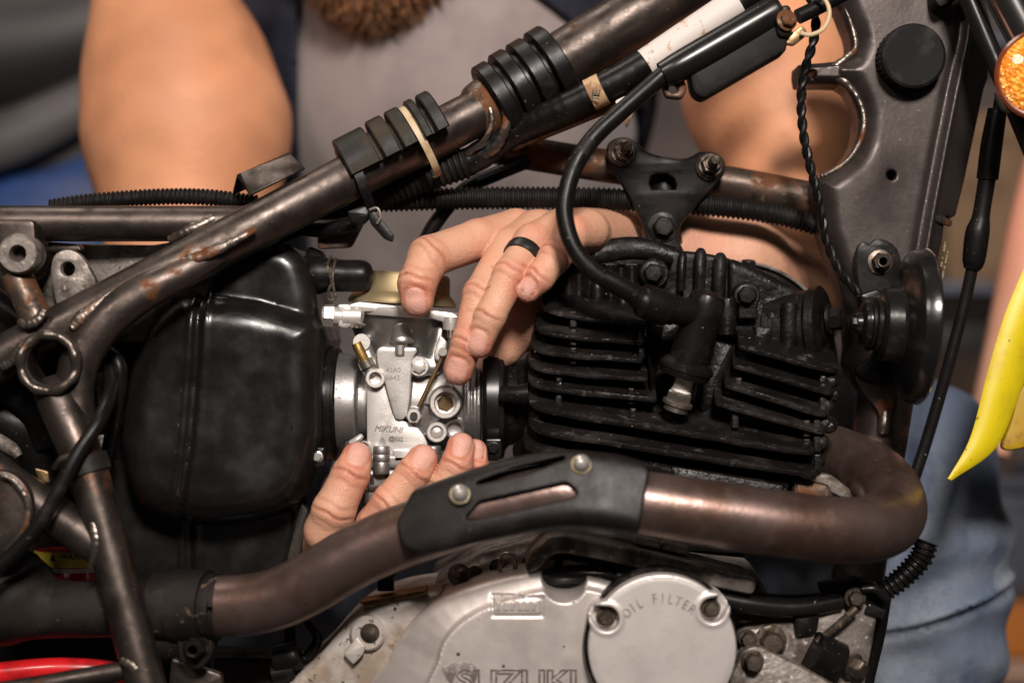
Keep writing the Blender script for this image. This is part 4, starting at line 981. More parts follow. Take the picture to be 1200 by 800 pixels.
# worn dark patch round the first letter
MB().plate(closed_smooth([(518, 784), (526, 778), (540, 775), (552, 776), (560, 786), (556, 800), (548, 806), (552, 794), (546, 788), (534, 790), (530, 800), (524, 796)], 3), -129.8, 1.6, 0.2).obj('worn_patch', ink_grey, cover)
for x, y, r in ((537, 766, 2.2), (590, 780, 1.8), (661, 757, 1.2)):
    MB().plate(circle2(x, y, r, 10), -129.7, 1.4, 0.2).obj('chip', ink_dark, cover)
for x, y in ((541, 673),):
    MB().lathe([(12, -20), (13, 2), (10, 4), (0, 4)], U(x - 3, y, -50), (0, -1, 0.2), 20).obj('boss', dirty_alloy, cover)
    MB().bolt(x, y, -58, 8, h=9, dome=True, washer=0).obj('bolt', bolt_dirty, cover)

# oil filter cover
FC = U(775, 757, -150)
EARS = ((710, 722), (833, 712))
def f_fc(P):
    r = np.linalg.norm(P[:, [0, 2]] - FC[[0, 2]], axis=1)
    s = s_cyl(P, FC + np.array([0, -13, 0]), FC + np.array([0, 50, 0]), 79, 3)
    s = s + 0.6 * np.exp(-((r - 75.5) / 1.2) ** 2)
    for x, y in EARS:
        q = U(x, y, -150)
        s = smin(s, s_cyl(P, q + np.array([0, -14.5, 0]), q + np.array([0, 40, 0]), 19, 3), 2)
    for x, y in EARS:
        q = U(x, y, -150)
        o2 = q + 9 * nrmz(np.array([q[0] - FC[0], 0, q[2] - FC[2]]))
        s = smax(s, -s_cyl(P, q + np.array([0, -30, 0]), q + np.array([0, 2, 0]), 13.5, 2), 2)
        s = smax(s, -s_cyl(P, o2 + np.array([0, -30, 0]), o2 + np.array([0, 2, 0]), 10, 2), 2)
    return s
lo, hi = FC + np.array([-100, -24, -76]), FC + np.array([100, 60, 104])
fc = sdf_obj('oil_filter_cover', f_fc, lo, hi, 1.7, filter_paint, bike)
MB().lathe([(81, 50), (83, 10), (82.5, 6), (80.5, 4), (79, 6)], FC, (0, 1, 0), 96).obj('gasket_rim', bolt_black, fc)
for x, y in EARS:
    MB().bolt(x, y, -152, 8.8, h=9, washer=1.3).obj('bolt', bolt_dirty, fc)
txt = 'OIL FILTER'
for i, ch in enumerate(txt):
    if ch == ' ': continue
    t = math.radians(136 - i * 9.5)
    R = 56
    text_obj(ch, 775 + R * math.cos(t), 757 - R * math.sin(t), -163.2, 16.5, ink_grey, fc, rot=t - math.pi / 2, extrude=0.7, xs=0.78, bold=-0.004, name='letter')

# left case, behind the clutch cover
LC = closed_smooth([(310, 840), (340, 800), (372, 770), (400, 738), (430, 712), (460, 702), (500, 694), (520, 700), (500, 760), (470, 840)], 3)
def f_case(P):
    s = s_ext(P, LC, -78, 80, 12)
    return s + noise3(P, 22, 0.8, 8.0)
lo, hi = bounds(LC, 12, -88, 90); lo[2] = U(0, 828, -80)[2]
case = sdf_obj('crankcase', f_case, lo, hi, 2.2, case_paint, bike)
MB().lathe([(19, 10), (20, -4), (17, -8), (14, -8)], U(431, 741, -80), (0, 1, 0), 32).obj('bolt_seat', case_paint, case)
MB().bolt(434, 740, -82, 11.5, h=11, dome=True, washer=1.15).obj('bolt', bolt_dirty, case)
MB().plate(rounded([(402, 766), (418, 746), (428, 756), (426, 766), (414, 779)], 3), -92, 14, 2).obj('wire_clip', case_paint, case)
MB().plate(rounded([(420, 705), (480, 694), (500, 690), (500, 697), (430, 712)], 2), -80, 30, 2).obj('gasket', rod_brown, case)
MB().tube([(452, 692, -60, 10), (452, 676, -58, 10), (452, 672, -58, 13), (452, 668, -58, 13)], n=3, seg=20).obj('breather_stub', rubber, case)
for x, y in ((556, 672), (620, 660), (583, 664)):
    MB().bolt(x, y, -30, 7, h=8, ax=(0.1, -1, 0.3)).obj('bolt', bolt_dirty, case)
MB().tube([(585, 668, -66, 3), (590, 650, -70, 3), (602, 652, -72, 3), (604, 668, -70, 3)], n=6, seg=8).obj('wire_loop', bolt_steel, case)
# upper crankcase body behind everything
def f_ucase(P):
    return s_ext(P, [(500, 690), (560, 652), (640, 632), (880, 660), (905, 700), (900, 830), (500, 830)], -20, 200, 12) + noise3(P, 20, 1.0, 2.0)
lo, hi = bounds([(495, 625), (910, 835)], 10, -30, 210)
uc = sdf_obj('crankcase_body', f_ucase, lo, hi, 3.5, dirty_alloy, bike)
bar = [(615, 662), (622, 648), (640, 630), (660, 625), (707, 634), (800, 655), (888, 678), (884, 698), (800, 680), (706, 656), (662, 648), (645, 650), (632, 668), (618, 672)]
MB().plate(rounded(bar, 8), -116, 90, 5).obj('base_flange', dirty_alloy, uc)
MB().tube([(640, 631, -112, 2), (665, 628, -115, 2), (707, 637, -115, 2), (800, 658, -115, 2), (884, 679, -113, 2)], n=5, seg=8).obj('flange_edge', dirty_alloy, uc)
for x, y in ((757, 634), (790, 641)):
    MB().plate(rounded([(x - 14, y - 7), (x + 18, y), (x + 17, y + 10), (x - 15, y + 3)], 3), -100, 60, 2).obj('flange_step', dirty_alloy, uc)
MB().tube([(640, 676, -90, 10), (680, 672, -100, 11), (730, 676, -100, 11), (800, 690, -96, 11), (870, 706, -96, 11), (930, 712, -92, 11), (985, 704, -84, 10.5)], n=8, seg=18).obj('oil_hose', gloss_black, bike)
MB().tube([(655, 668, -72, 5), (655, 650, -80, 5), (658, 640, -84, 3)], n=3, seg=10).obj('breather_stub', rubber, uc)
MB().tube([(780, 684, -70, 4), (850, 694, -76, 4), (920, 700, -80, 4), (970, 698, -84, 4)], n=6, seg=10).obj('vent_line', rubber, bike)

# right engine mount
MP = closed_smooth([(868, 742), (886, 735), (925, 722), (960, 716), (985, 690), (1012, 686), (1030, 694), (1028, 730), (1015, 800), (1010, 840), (860, 840), (858, 790)], 2)
mp = MB().plate(MP, -82, 40, 6).obj('mount_plate', dirty_alloy, bike)
MB().plate(closed_smooth([(855, 840), (866, 772), (885, 756), (905, 764), (950, 786), (990, 812), (1000, 840)], 3), -112, 24, 5).obj('side_lug', dirty_alloy, mp)
MB().bolt(903, 751, -90, 14, h=14, washer=1.35).obj('bolt', bolt_dirty, mp)
MB().bolt(882, 774, -116, 11, h=11, dome=False, washer=1.2).obj('bolt', bolt_dirty, mp)
MB().bolt(876, 748, -92, 9, h=9, washer=1.2).obj('bolt', bolt_dirty, mp)
MB().tube([(952, 762, -94, 24), (982, 776, -88, 24)], n=4, seg=24).obj('rubber_bush', rubber, mp)
MB().bolt(1000, 780, -88, 12, h=12, ax=(0.6, -0.7, -0.2), washer=1.3).obj('bolt', bolt_dirty, mp)
MB().tube([(958, 752, -92, 5), (985, 730, -98, 5), (1004, 712, -100, 5)], n=5, seg=12).obj('stay_rod', bolt_dirty, mp)
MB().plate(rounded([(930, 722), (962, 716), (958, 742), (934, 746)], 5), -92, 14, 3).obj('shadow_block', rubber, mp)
MB().bolt(1002, 700, -94, 9, h=8, washer=1.4).obj('bolt', bolt_dirty, mp)
cor = MB().tube([(1086, 634, -70, 13), (1078, 655, -70, 13), (1058, 676, -70, 12.5), (1036, 692, -68, 12)], n=40, seg=16, corr=(6.5, 1.3)).obj('corrugated_conduit', rubber, bike)
con = MB().plate(rounded([(978, 684), (1000, 676), (1030, 684), (1044, 700), (1030, 716), (1000, 704), (982, 700)], 6), -84, 26, 5).obj('connector', rubber, bike)
MB().plate(rounded([(960, 684), (984, 680), (990, 698), (966, 700)], 4), -78, 20, 3).obj('connector_half', rubber, con)
MB().tube([(1010, 690, -98, 5), (1026, 690, -100, 5), (1040, 702, -96, 5)], n=4, seg=12).obj('latch', gloss_black, con)
MB().plate(rounded([(1018, 706), (1040, 714), (1034, 726), (1012, 720)], 4), -86, 16, 3).obj('connector_half', gloss_black, con)
MB().tube([(1036, 690, -66, 10), (1030, 740, -40, 8), (1016, 800, -30, 8), (1010, 850, -30, 8)], n=5, seg=12).obj('rubber_hose', rubber, bike)

# clutter under the exhaust, left of the engine
MB().plate(rounded([(250, 762), (350, 764), (350, 772), (250, 770)], 2), -10, 30, 2).obj('chain_guide', dirty_alloy, bike)
MB().plate(rounded([(250, 772), (350, 774), (345, 840), (250, 840)], 2), 0, 40, 2).obj('swingarm', frame_paint, bike)
MB().tube([(352, 715, -30, 6), (366, 735, -40, 6), (372, 750, -40, 6), (360, 770, -40, 7)], n=6, seg=12).obj('rubber_hose', gloss_black, bike)
MB().tube([(335, 715, -20, 7), (340, 745, -30, 7), (334, 770, -40, 7)], n=5, seg=12).obj('rubber_hose', rubber, bike)
MB().tube([(322, 772, -60, 16), (345, 768, -60, 17), (352, 766, -60, 14)], n=3, seg=20).obj('cable_boot', rubber, bike)
MB().tube([(320, 790, -60, 12), (345, 784, -60, 13)], n=3, seg=20).obj('cable_boot', rubber, bike)
# ================================================================== carburettor (loose in the hands)
carb = thing('carburetor', 'silver cast alloy carburettor held between two hands left of the black cylinder', 'carburetor', tuple(np.array([*(U(470, 600, 70) * S)]) + np.array([0, 0, Z0])))
WEDGE = rounded([(441, 410), (446, 406), (487, 407), (489, 411), (483, 420), (480, 470), (477, 486), (473, 492), (463, 492), (450, 446), (442, 428)], [3, 2, 2, 2, 5, 5, 5, 5, 4, 6, 6], 2)
LOWP = rounded([(429, 440), (436, 432), (447, 438), (462, 490), (484, 496), (497, 508), (504, 528), (500, 536), (430, 536)], [4, 5, 5, 6, 10, 10, 6, 5, 5], 2)
def f_carb(P):
    px = P[:, 0] / kk(20) + 600; py = 400 - P[:, 2] / kk(20)
    a = U(400, 472, 72); b = U(564, 472, 72)
    bore = s_cyl(P, a, b, 58, 3)
    # bell mouth at the left: a flared cone
    bell = s_cap(P, U(398, 472, 72), U(432, 472, 72), 62, 44)
    s = smin(bore, bell, 8)
    # throat narrows left of the web
    s = smax(s, -(np.maximum(np.abs(px - 424) - 6, 44 - np.linalg.norm(P[:, 1:] - AX[1:], axis=1))), 6)
    # diaphragm chamber on top: cone widening upwards
    ch = s_cap(P, U(472, 366, 74), U(472, 420, 74), 70, 46)
    ch = smax(ch, (364 - py) * 1.02, 3)
    s = smin(s, ch, 7)
    web = s_ext(P, WEDGE, 2, 60, 3)
    low = s_ext(P, LOWP, 7, 70, 3)
    s = smin(s, web, 2.5); s = smin(s, low, 2.5)
    # corner posts and bosses
    for (x, y, d0, r, l) in ((491, 429, 10, 13, 30), (440, 443, 6, 12, 30), (522, 472, 2, 19, 30), (512, 506, 6, 13, 26), (533, 503, 10, 13, 26), (485, 487, 4, 9, 20), (426, 524, 8, 8, 30)):
        s = smin(s, s_cyl(P, U(x, y, d0), U(x, y, d0 + l), r, 2), 2.5)
    # bullet boss on the chamber
    s = smin(s, smax(s_cap(P, U(471, 376, 20), U(471, 400, 10), 6, 15), py - 402, 2), 2.5)
    s = smin(s, s_cyl(P, U(469, 400, 8), U(469, 418, 8), 9, 2), 1.5)
    s = smin(s, s_cap(P, U(516, 388, 26), U(508, 430, 18), 8, 10), 7)
    s = smin(s, s_cap(P, U(424, 400, 26), U(440, 436, 14), 9, 8), 6)
    # float bowl
    s = smin(s, s_ext(P, rounded([(426, 548), (514, 548), (510, 578), (428, 576)], 6), 4, 130, 8), 4)
    # ring grooves near the right end
    rad = np.linalg.norm(P[:, 1:] - AX[1:], axis=1)
    for gx in (545, 553, 560):
        s = s + 2.0 * np.exp(-((px - gx) / 1.3) ** 2) * (rad > 50) * (np.abs(py - 472) < 62)
    # slots over the bowl screws
    for (x, y) in ((448, 519), (484, 514)):
        s = smax(s, -s_cap(P, U(x - 1, y - 4, 4), U(x + 1, y + 12, 4), 2.8, 2.8), 1)
    # screw recess bores
    s = smax(s, -s_cyl(P, U(522, 472, -6), U(522, 472, 12), 12.5, 1), 1.2)
    s = smax(s, -s_cyl(P, U(440, 443, -4), U(440, 443, 24), 6.5, 1), 1)
    s = smax(s, -s_cyl(P, U(533, 503, -4), U(533, 503, 26), 8, 1), 1)
    s = smax(s, -s_cyl(P, U(426, 524, -4), U(426, 524, 24), 5.5, 1), 1)
    s = smax(s, -s_cyl(P, U(485, 487, -4), U(485, 487, 24), 4, 1), 1)
    return s
lo, hi = bounds([(385, 350), (572, 590)], 14, -6, 150)
body = sdf_obj('body', f_carb, lo, hi, 1.6, carb_alloy, carb)
# bright machined faces: thin caps on the web and lower plate
MB().plate(WEDGE, 1.0, 6, 2.0).obj('web_face', carb_bright, carb)
MB().plate(LOWP, 6.0, 6, 2.0, [circle2(448, 521, 3.2, 10, 8)]).obj('lower_face', carb_bright, carb)
text_obj('43A0', 461, 433.5, 0.8, 8.2, ink_grey, body, extrude=0.3, xs=1.0, bold=-0.012, name='cast_number')
text_obj('E642', 460.5, 442.5, 0.8, 8.2, ink_grey, body, extrude=0.3, xs=1.0, bold=-0.012, name='cast_number')
text_obj('MIKUNI', 455, 503, 5.8, 9.8, ink_grey, body, rot=math.radians(-4), extrude=0.5, xs=0.98, shear=0.28, bold=0.0, outline=True, name='cast_name')
text_obj('@032', 464, 514.5, 5.8, 7.2, ink_grey, body, rot=math.radians(-5), extrude=0.3, xs=0.95, outline=True, name='cast_number')
# top flange and gold cap
fl = [(408, 357), (420, 353), (530, 366), (538, 371), (534, 379), (524, 379), (505, 373), (430, 365), (412, 367)]
tf = MB().plate(rounded(fl, 3), 4, 60, 2).obj('top_flange', carb_bright, carb)
MB().lathe([(74, 0), (76, 3), (76, 9), (72, 11), (0, 11)], U(470, 372, 76), (0.08, 0, 1), 64).obj('top_rim', carb_bright, tf)
MB().lathe([(66, 0), (66, 4), (62, 10), (58, 14), (57, 34), (54, 38), (0, 39)], U(471, 357, 80), (0.06, 0, 1), 64).obj('diaphragm_cap', zinc_gold, carb)
for x, y in ((418, 360), (528, 372)):
    MB().lathe([(9, -8), (9.5, 0), (8.5, 7), (0, 8)], U(x, y + 6, 8), (0.06, -0.1, 1), 22).obj('screw_boss', carb_bright, tf)
    MB().tube([(x, y + 8, 4, 4), (x, y + 24, 4, 4)], n=2, seg=12).obj('screw', bolt_steel, tf)
# cable fitting at the left
cf = MB().lathe([(10, 0), (11, 2), (11, 18), (13, 19), (13, 40), (10, 42)], U(384, 370, 8), (1, 0, -0.04), 28).obj('cable_fitting', carb_bright, carb)
MB().bolt(389, 370, 8, 13.5, h=13, ax=(-1, -0.1, 0.03), washer=0).obj('hex_nut', bright_steel, cf)
MB().plate(rounded([(395, 356), (410, 356), (416, 374), (410, 384), (396, 384)], 4), -2, 16, 3).obj('lug', carb_bright, cf)
MB().tube([(414, 378, 0, 2), (420, 379, -2, 2), (428, 381, -2, 1.6)], n=3, seg=8).obj('stop_pin', bolt_steel, cf)
# brass nozzle
nz = MB().tube([(417.5, 402, 0, 6.2), (424, 416, 0, 6.2), (430, 428, 2, 6.2)], n=4, seg=18).obj('brass_nozzle', brass, carb)
MB().tube([(427, 422, 2, 8.8), (431, 430, 3, 9.2)], n=2, seg=20).obj('collar', bolt_steel, nz)
MB().tube([(431, 430, 5, 8.5), (437, 438, 8, 9)], n=2, seg=20).obj('stub', carb_alloy, nz)
MB().lathe([(7.4, -4), (11.5, -2), (11.8, 2), (10.6, 5), (7.6, 5), (7, 2), (6.8, -6)], U(440, 443, 0), (0.05, -1, 0), 32).obj('hollow_boss', carb_bright, carb)
MB().lathe([(9, -3), (10.5, 0), (10, 3), (0, 3)], U(424, 401, 12), (0, -1, 0), 24).obj('screw_boss', carb_bright, carb)
# hex screw
MB().lathe([(11.5, -4), (12, 2), (11, 3.5), (0, 3.5)], U(491, 429, 8), (0, -1, 0), 28).obj('screw_seat', carb_bright, carb)
MB().bolt(491, 429, 6, 8.6, h=4.5, washer=1.1, rot=0.1).obj('hex_screw', carb_bright, carb)
# throttle return rod with its eye
rod = MB().tube([(519, 417, -2, 2.8), (505, 447, -2, 2.8), (491, 477, -2, 2.8)], n=5, seg=12).obj('return_rod', rod_brown, carb)
MB().bolt(485, 487, 0, 9.5, h=7, washer=0, rot=0.5).obj('rod_eye', carb_bright, rod)
MB().lathe([(4.6, 0), (4.6, 1.2), (0, 1.2)], U(485, 487, -8.2), (0, -1, 0), 18).obj('eye_hole', ink_dark, rod)
MB().plate(rounded([(508, 415), (515, 392), (524, 400), (521, 418), (512, 424)], 4), -2, 10, 2).obj('link_arm', carb_bright, rod)
MB().lathe([(4.5, 0), (5, 3), (0, 3)], U(519, 412, -4), (0, -1, 0), 16).obj('pivot', bright_steel, rod)
# idle screw in its recess, hollow bosses
MB().lathe([(13, -4), (18.3, -2), (18.6, 2), (17.2, 4.5), (13.4, 4.5), (12.4, 0), (12.2, -10)], U(522, 472, 0), (0, -1, 0), 40).obj('screw_rim', carb_bright, carb)
MB().bolt(522, 472, 10, 10, h=7, washer=1.15, rot=0.2).obj('idle_screw', rod_brown, carb)
MB().tube([(497, 472, 14, 1.6), (506, 472, 5, 1.6)], n=2, seg=6).obj('cast_rib', carb_bright, carb)
MB().tube([(531, 452, 14, 1.6), (526, 458, 4, 1.6)], n=2, seg=6).obj('cast_rib', carb_bright, carb)
MB().lathe([(7, -4), (12, -2), (12.2, 3), (11, 5), (8, 5), (7.2, 2), (6.5, 0), (5.5, 3.4), (3, 4.8), (0, 5)], U(512, 506, 4), (0.03, -1, 0), 32).obj('jet_plug', carb_bright, carb)
MB().lathe([(8.5, -4), (12, -2), (12, 2), (10.5, 4), (9, 3), (8.2, -6)], U(533, 503, 8), (0.03, -1, 0), 30).obj('hollow_boss', carb_alloy, carb)
MB().lathe([(5.6, -4), (7.8, -2), (8, 3), (7, 4.5), (6, 4), (5.2, -4)], U(426, 524, 4), (0.03, -1, 0), 26).obj('hollow_boss', carb_bright, carb)
MB().tube([(412, 520, -2, 5), (420, 514, -4, 4), (424, 510, -2, 3)], n=3, seg=12).obj('lever_tip', carb_bright, carb)
MB().plate(rounded([(396, 524), (406, 514), (412, 520), (416, 544), (404, 552), (392, 540)], 4), 14, 20, 3).obj('lever', rubber, carb)
# float bowl rim, ringed screws
MB().plate(rounded([(430, 534), (512, 534), (516, 541), (514, 548), (428, 548)], 3), 2, 60, 2).obj('bowl_rim', carb_alloy, carb)
MB().plate(rounded([(460, 526), (480, 526), (484, 540), (462, 541)], 3), 2, 12, 1.5).obj('rim_tab', carb_bright, carb)
for x in (447, 507):
    sc = MB().tube([(x, 522, 0, 9), (x, 524, 0, 10), (x, 531, 0, 10), (x, 532, 0, 9.2), (x, 533, 0, 10), (x, 540, 0, 10), (x, 541, 0, 9.2), (x, 542, 0, 10), (x, 552, 0, 10), (x, 555, 0, 8.8)], n=2, seg=24).obj('bowl_screw', carb_alloy, carb)
bw = [(424, 552), (512, 552), (508, 576), (500, 596), (478, 602), (474, 612), (440, 612), (434, 600), (424, 592)]
bowl = MB().plate(rounded(bw, 6), 12, 110, 8).obj('float_bowl', carb_alloy, carb)
MB().plate(rounded([(424, 549), (506, 549), (505, 574), (426, 574)], 3), 7, 12, 2.5).obj('bowl_face', carb_bright, carb)
for x in (436, 454):
    MB().tube([(x, 556, 5.2, 2.6), (x + 0.5, 567, 5.2, 2.6)], n=2, seg=10).obj('bowl_slot', ink_dark, bowl)
MB().lathe([(20, -12), (22, 0), (22, 26), (14, 34), (0, 34)], U(450, 590, 60), (0, 0, -1), 28).obj('drain_plug', carb_alloy, carb)
# ================================================================== person
man = thing('person', 'bearded man in grey t-shirt, navy overshirt and jeans reaching round the motorcycle from behind', 'person', tuple(U(540, 900, 640) * S + np.array([0, 0, Z0])))

# each finger: joints (px, py, d, r px), the way its back (nail) faces, nail half width
HANDS = {}
L_F = [
    dict(j=[(604, 270, 62, 25), (560, 281, 18, 24), (503, 301, -20, 24.5), (489, 332, -38, 22.5), (489, 352, -40, 19.5)], n=(-0.15, -0.95, 0.28), nw=13, nl=15, nc=(486, 355)),
    dict(j=[(628, 272, 44, 26), (596, 290, 12, 22), (562, 345, -34, 19.5), (548, 400, -44, 18.5), (537, 434, -38, 17.5)], n=(-0.2, -0.95, 0.2), nw=13.5, nl=16, nc=(535, 433)),
    dict(j=[(658, 270, 24, 26), (624, 284, -6, 22), (598, 322, -44, 20), (574, 372, -56, 18), (561, 403, -54, 16.5)], n=(-0.25, -0.92, 0.25), nw=12, nl=15, nc=(560, 400)),
    dict(j=[(690, 270, 14, 24), (670, 274, -12, 21), (650, 302, -40, 19), (632, 326, -50, 17), (619, 340, -50, 15)], n=(-0.3, -0.88, 0.35), nw=9.5, nl=12, nc=(619, 338)),
]
R_F = [
    dict(j=[(412, 645, 20, 29), (384, 622, -36, 27), (391, 598, -48, 25), (411, 556, -44, 22), (418, 536, -36, 18.5)], n=(0.12, -0.97, 0.22), nw=13, nl=16, nc=(421, 532)),
    dict(j=[(432, 645, 30, 27), (440, 615, -28, 23), (458, 588, -42, 21.5), (485, 554, -40, 20), (495, 538, -34, 18)], n=(0.12, -0.96, 0.25), nw=13, nl=16, nc=(497, 537)),
    dict(j=[(462, 640, 36, 25), (496, 598, -22, 21), (520, 572, -32, 20), (535, 545, -34, 18.5), (540, 523, -28, 16.5)], n=(0.05, -0.97, 0.25), nw=11.5, nl=15, nc=(541, 522)),
    dict(j=[(494, 634, 40, 22), (532, 596, -4, 18), (552, 575, -12, 17), (557, 548, -16, 15.5), (557, 528, -14, 14)], n=(0.25, -0.93, 0.2), nw=8, nl=12, nc=(560, 526)),
]
def chain(P, js, k):
    s = None
    for a, b in zip(js[:-1], js[1:]):
        q = pcap(P, a, b); s = q if s is None else smin(s, q, k)
    return s
def f_hand(P, fingers, palm, side):
    s = None
    for fg in fingers:
        q = chain(P, fg['j'], 5)
        # nail: flat plate with a fold round it
        c = fg['c3']; A, N_, Bq = fg['ax'], fg['nn'], fg['bb']
        w = P - c; u = w @ Bq; v = w @ A; d = w @ N_
        e = (np.abs(u / fg['nw']) ** 3 + np.abs(v / fg['nl']) ** 3) ** (1 / 3)
        msk = np.clip(1 - np.abs(d) / 14, 0, 1)
        q = q + msk * (1.3 * np.exp(-((e - 1.03) / 0.13) ** 2) * (v < fg['nl'] * 0.75) + 0.5 * (e < 1) - 0.9 * np.exp(-((e - 1.4) / 0.2) ** 2) * (v < 0))
        # knuckle folds on the back of the two joints
        for ji, amp in ((2, 1.0), (3, 0.8)):
            jc = fg['J'][ji]; T = fg['T'][ji]; w = P - jc
            al = w @ T; dd = w @ N_
            R = fg['R'][ji]
            env = np.exp(-(al / (R * 0.55)) ** 2) * np.clip(dd / R, 0, 1)
            q = q + amp * env * (2.0 * (0.5 + 0.5 * np.cos(al / 1.9 + 0.8 * np.sin((w @ Bq) / 5))) ** 3 - 0.75)
        s = q if s is None else smin(s, q, 2.2)
    p = None
    for a, b in palm:
        q = pcap(P, a, b); p = q if p is None else smin(p, q, 16)
    s = smin(s, p, 10)
    return s
L_PALM = [((606, 276, 66, 27), (722, 286, 150, 34)), ((640, 276, 48, 28), (722, 286, 150, 34)), ((676, 272, 34, 28), (726, 284, 150, 34)), ((692, 275, 40, 26), (728, 284, 150, 34)),
          ((640, 330, 76, 40), (716, 290, 150, 34)), ((618, 368, 48, 32), (650, 330, 76, 36)), ((590, 402, 52, 24), (618, 372, 50, 31)), ((562, 430, 50, 15), (588, 408, 52, 20))]
R_PALM = [((412, 640, 30, 30), (372, 668, 150, 36)), ((440, 640, 36, 28), (374, 668, 150, 36)), ((470, 634, 44, 26), (380, 664, 150, 34)), ((384, 632, 0, 25), (370, 660, 140, 34))]
for fs in (L_F, R_F):
    for fg in fs:
        J = np.array([U(*p[:3]) for p in fg['j']]); R = np.array([p[3] * kk(p[2]) for p in fg['j']])
        N0 = nrmz(fg['n']); A = nrmz(J[-1] - J[-2]); N_ = nrmz(N0 - A * np.dot(A, N0)); Bq = np.cross(A, N_)
        c = J[-1] + N_ * (R[-1] - 1.0)
        nc = U(fg['nc'][0], fg['nc'][1], c[1])
        c = c * 0.5 + nc * 0.5; c[1] = (J[-1] + N_ * (R[-1] - 1.0))[1]
        T = np.gradient(J, axis=0); T /= np.linalg.norm(T, axis=1)[:, None]
        fg.update(J=J, R=R, ax=A, nn=N_, bb=Bq, c3=c, T=T)
# arms, torso, neck and head (px, py, d, r px)
L_ARM = [(735, 287, 152, 35), (790, 294, 165, 44), (860, 306, 190, 58), (922, 345, 250, 66), (936, 250, 330, 76), (905, 110, 420, 98), (850, -60, 540, 100), (760, -190, 660, 100)]
R_ARM = [(370, 668, 150, 37), (345, 650, 200, 44), (300, 590, 290, 58), (248, 450, 400, 74), (226, 330, 440, 92), (219, 150, 470, 115), (206, 75, 482, 100), (192, 5, 505, 74), (196, -80, 560, 72), (250, -190, 640, 84)]
HEADC = U(440, -146, 540)
def f_big(P):
    s = chain(P, L_ARM, 40)
    s = np.minimum(s, chain(P, R_ARM, 40))
    tor = chain(P, [(520, -150, 760, 175), (530, 90, 780, 185), (545, 330, 1070, 160), (550, 640, 1210, 160)], 60)
    s = smin(s, tor, 60)
    s = smin(s, pcap(P, (480, -90, 640, 78), (455, -60, 590, 72)), 30)
    hd = smin(s_ell(P, HEADC + np.array([0, 20, 60]), np.array([165, 205, 215])), s_ell(P, U(440, -86, 500), np.array([112, 120, 116])), 60)
    nose = s_cap(P, U(440, -176, 340), U(440, -121, 300), 20, 30)
    hd = smin(hd, nose, 20)
    for sx in (-1, 1):
        hd = smax(hd, -s_ell(P, U(440 + sx * 55, -181, 345), np.array([34, 26, 22])), 14)
        hd = smin(hd, s_ell(P, U(440 + sx * 55, -181, 372), np.array([24, 24, 22])), 4)
        hd = smin(hd, s_ell(P, U(440 + sx * 128, -156, 560), np.array([14, 40, 62])), 10)
    mouth = s_ell(P, U(440, -78, 350), np.array([58, 16, 7]))
    hd = smax(hd, -mouth, 8)
    return smin(s, hd, 24)
def f_body(P):
    s = f_big(P)
    m = (P[:, 1] < 260) & (P[:, 0] > -330) & (P[:, 0] < 230) & (P[:, 2] < 260)
    if m.any():
        Q = P[m]; s[m] = smin(np.minimum(f_hand(Q, L_F, L_PALM, 1), f_hand(Q, R_F, R_PALM, -1)), s[m], 8)
    return s
def f_lh(P): return smin(f_hand(P, L_F, L_PALM, 1), chain(P, L_ARM[:4], 40), 10)
def f_rh(P): return smin(f_hand(P, R_F, R_PALM, -1), chain(P, R_ARM[:4], 40), 10)
BOX_L = (U(455, 470, -70), U(748, 225, 60)); BOX_R = (U(345, 700, -80), U(590, 505, 40))
lbox = (np.array([BOX_L[0][0], -100, BOX_L[0][2]]), np.array([U(748, 0, 60)[0], 175, BOX_L[1][2]]))
rbox = (np.array([U(345, 0, 0)[0], -105, U(0, 705, 0)[2]]), np.array([U(592, 0, 0)[0], 122, U(0, 505, 0)[2]]))
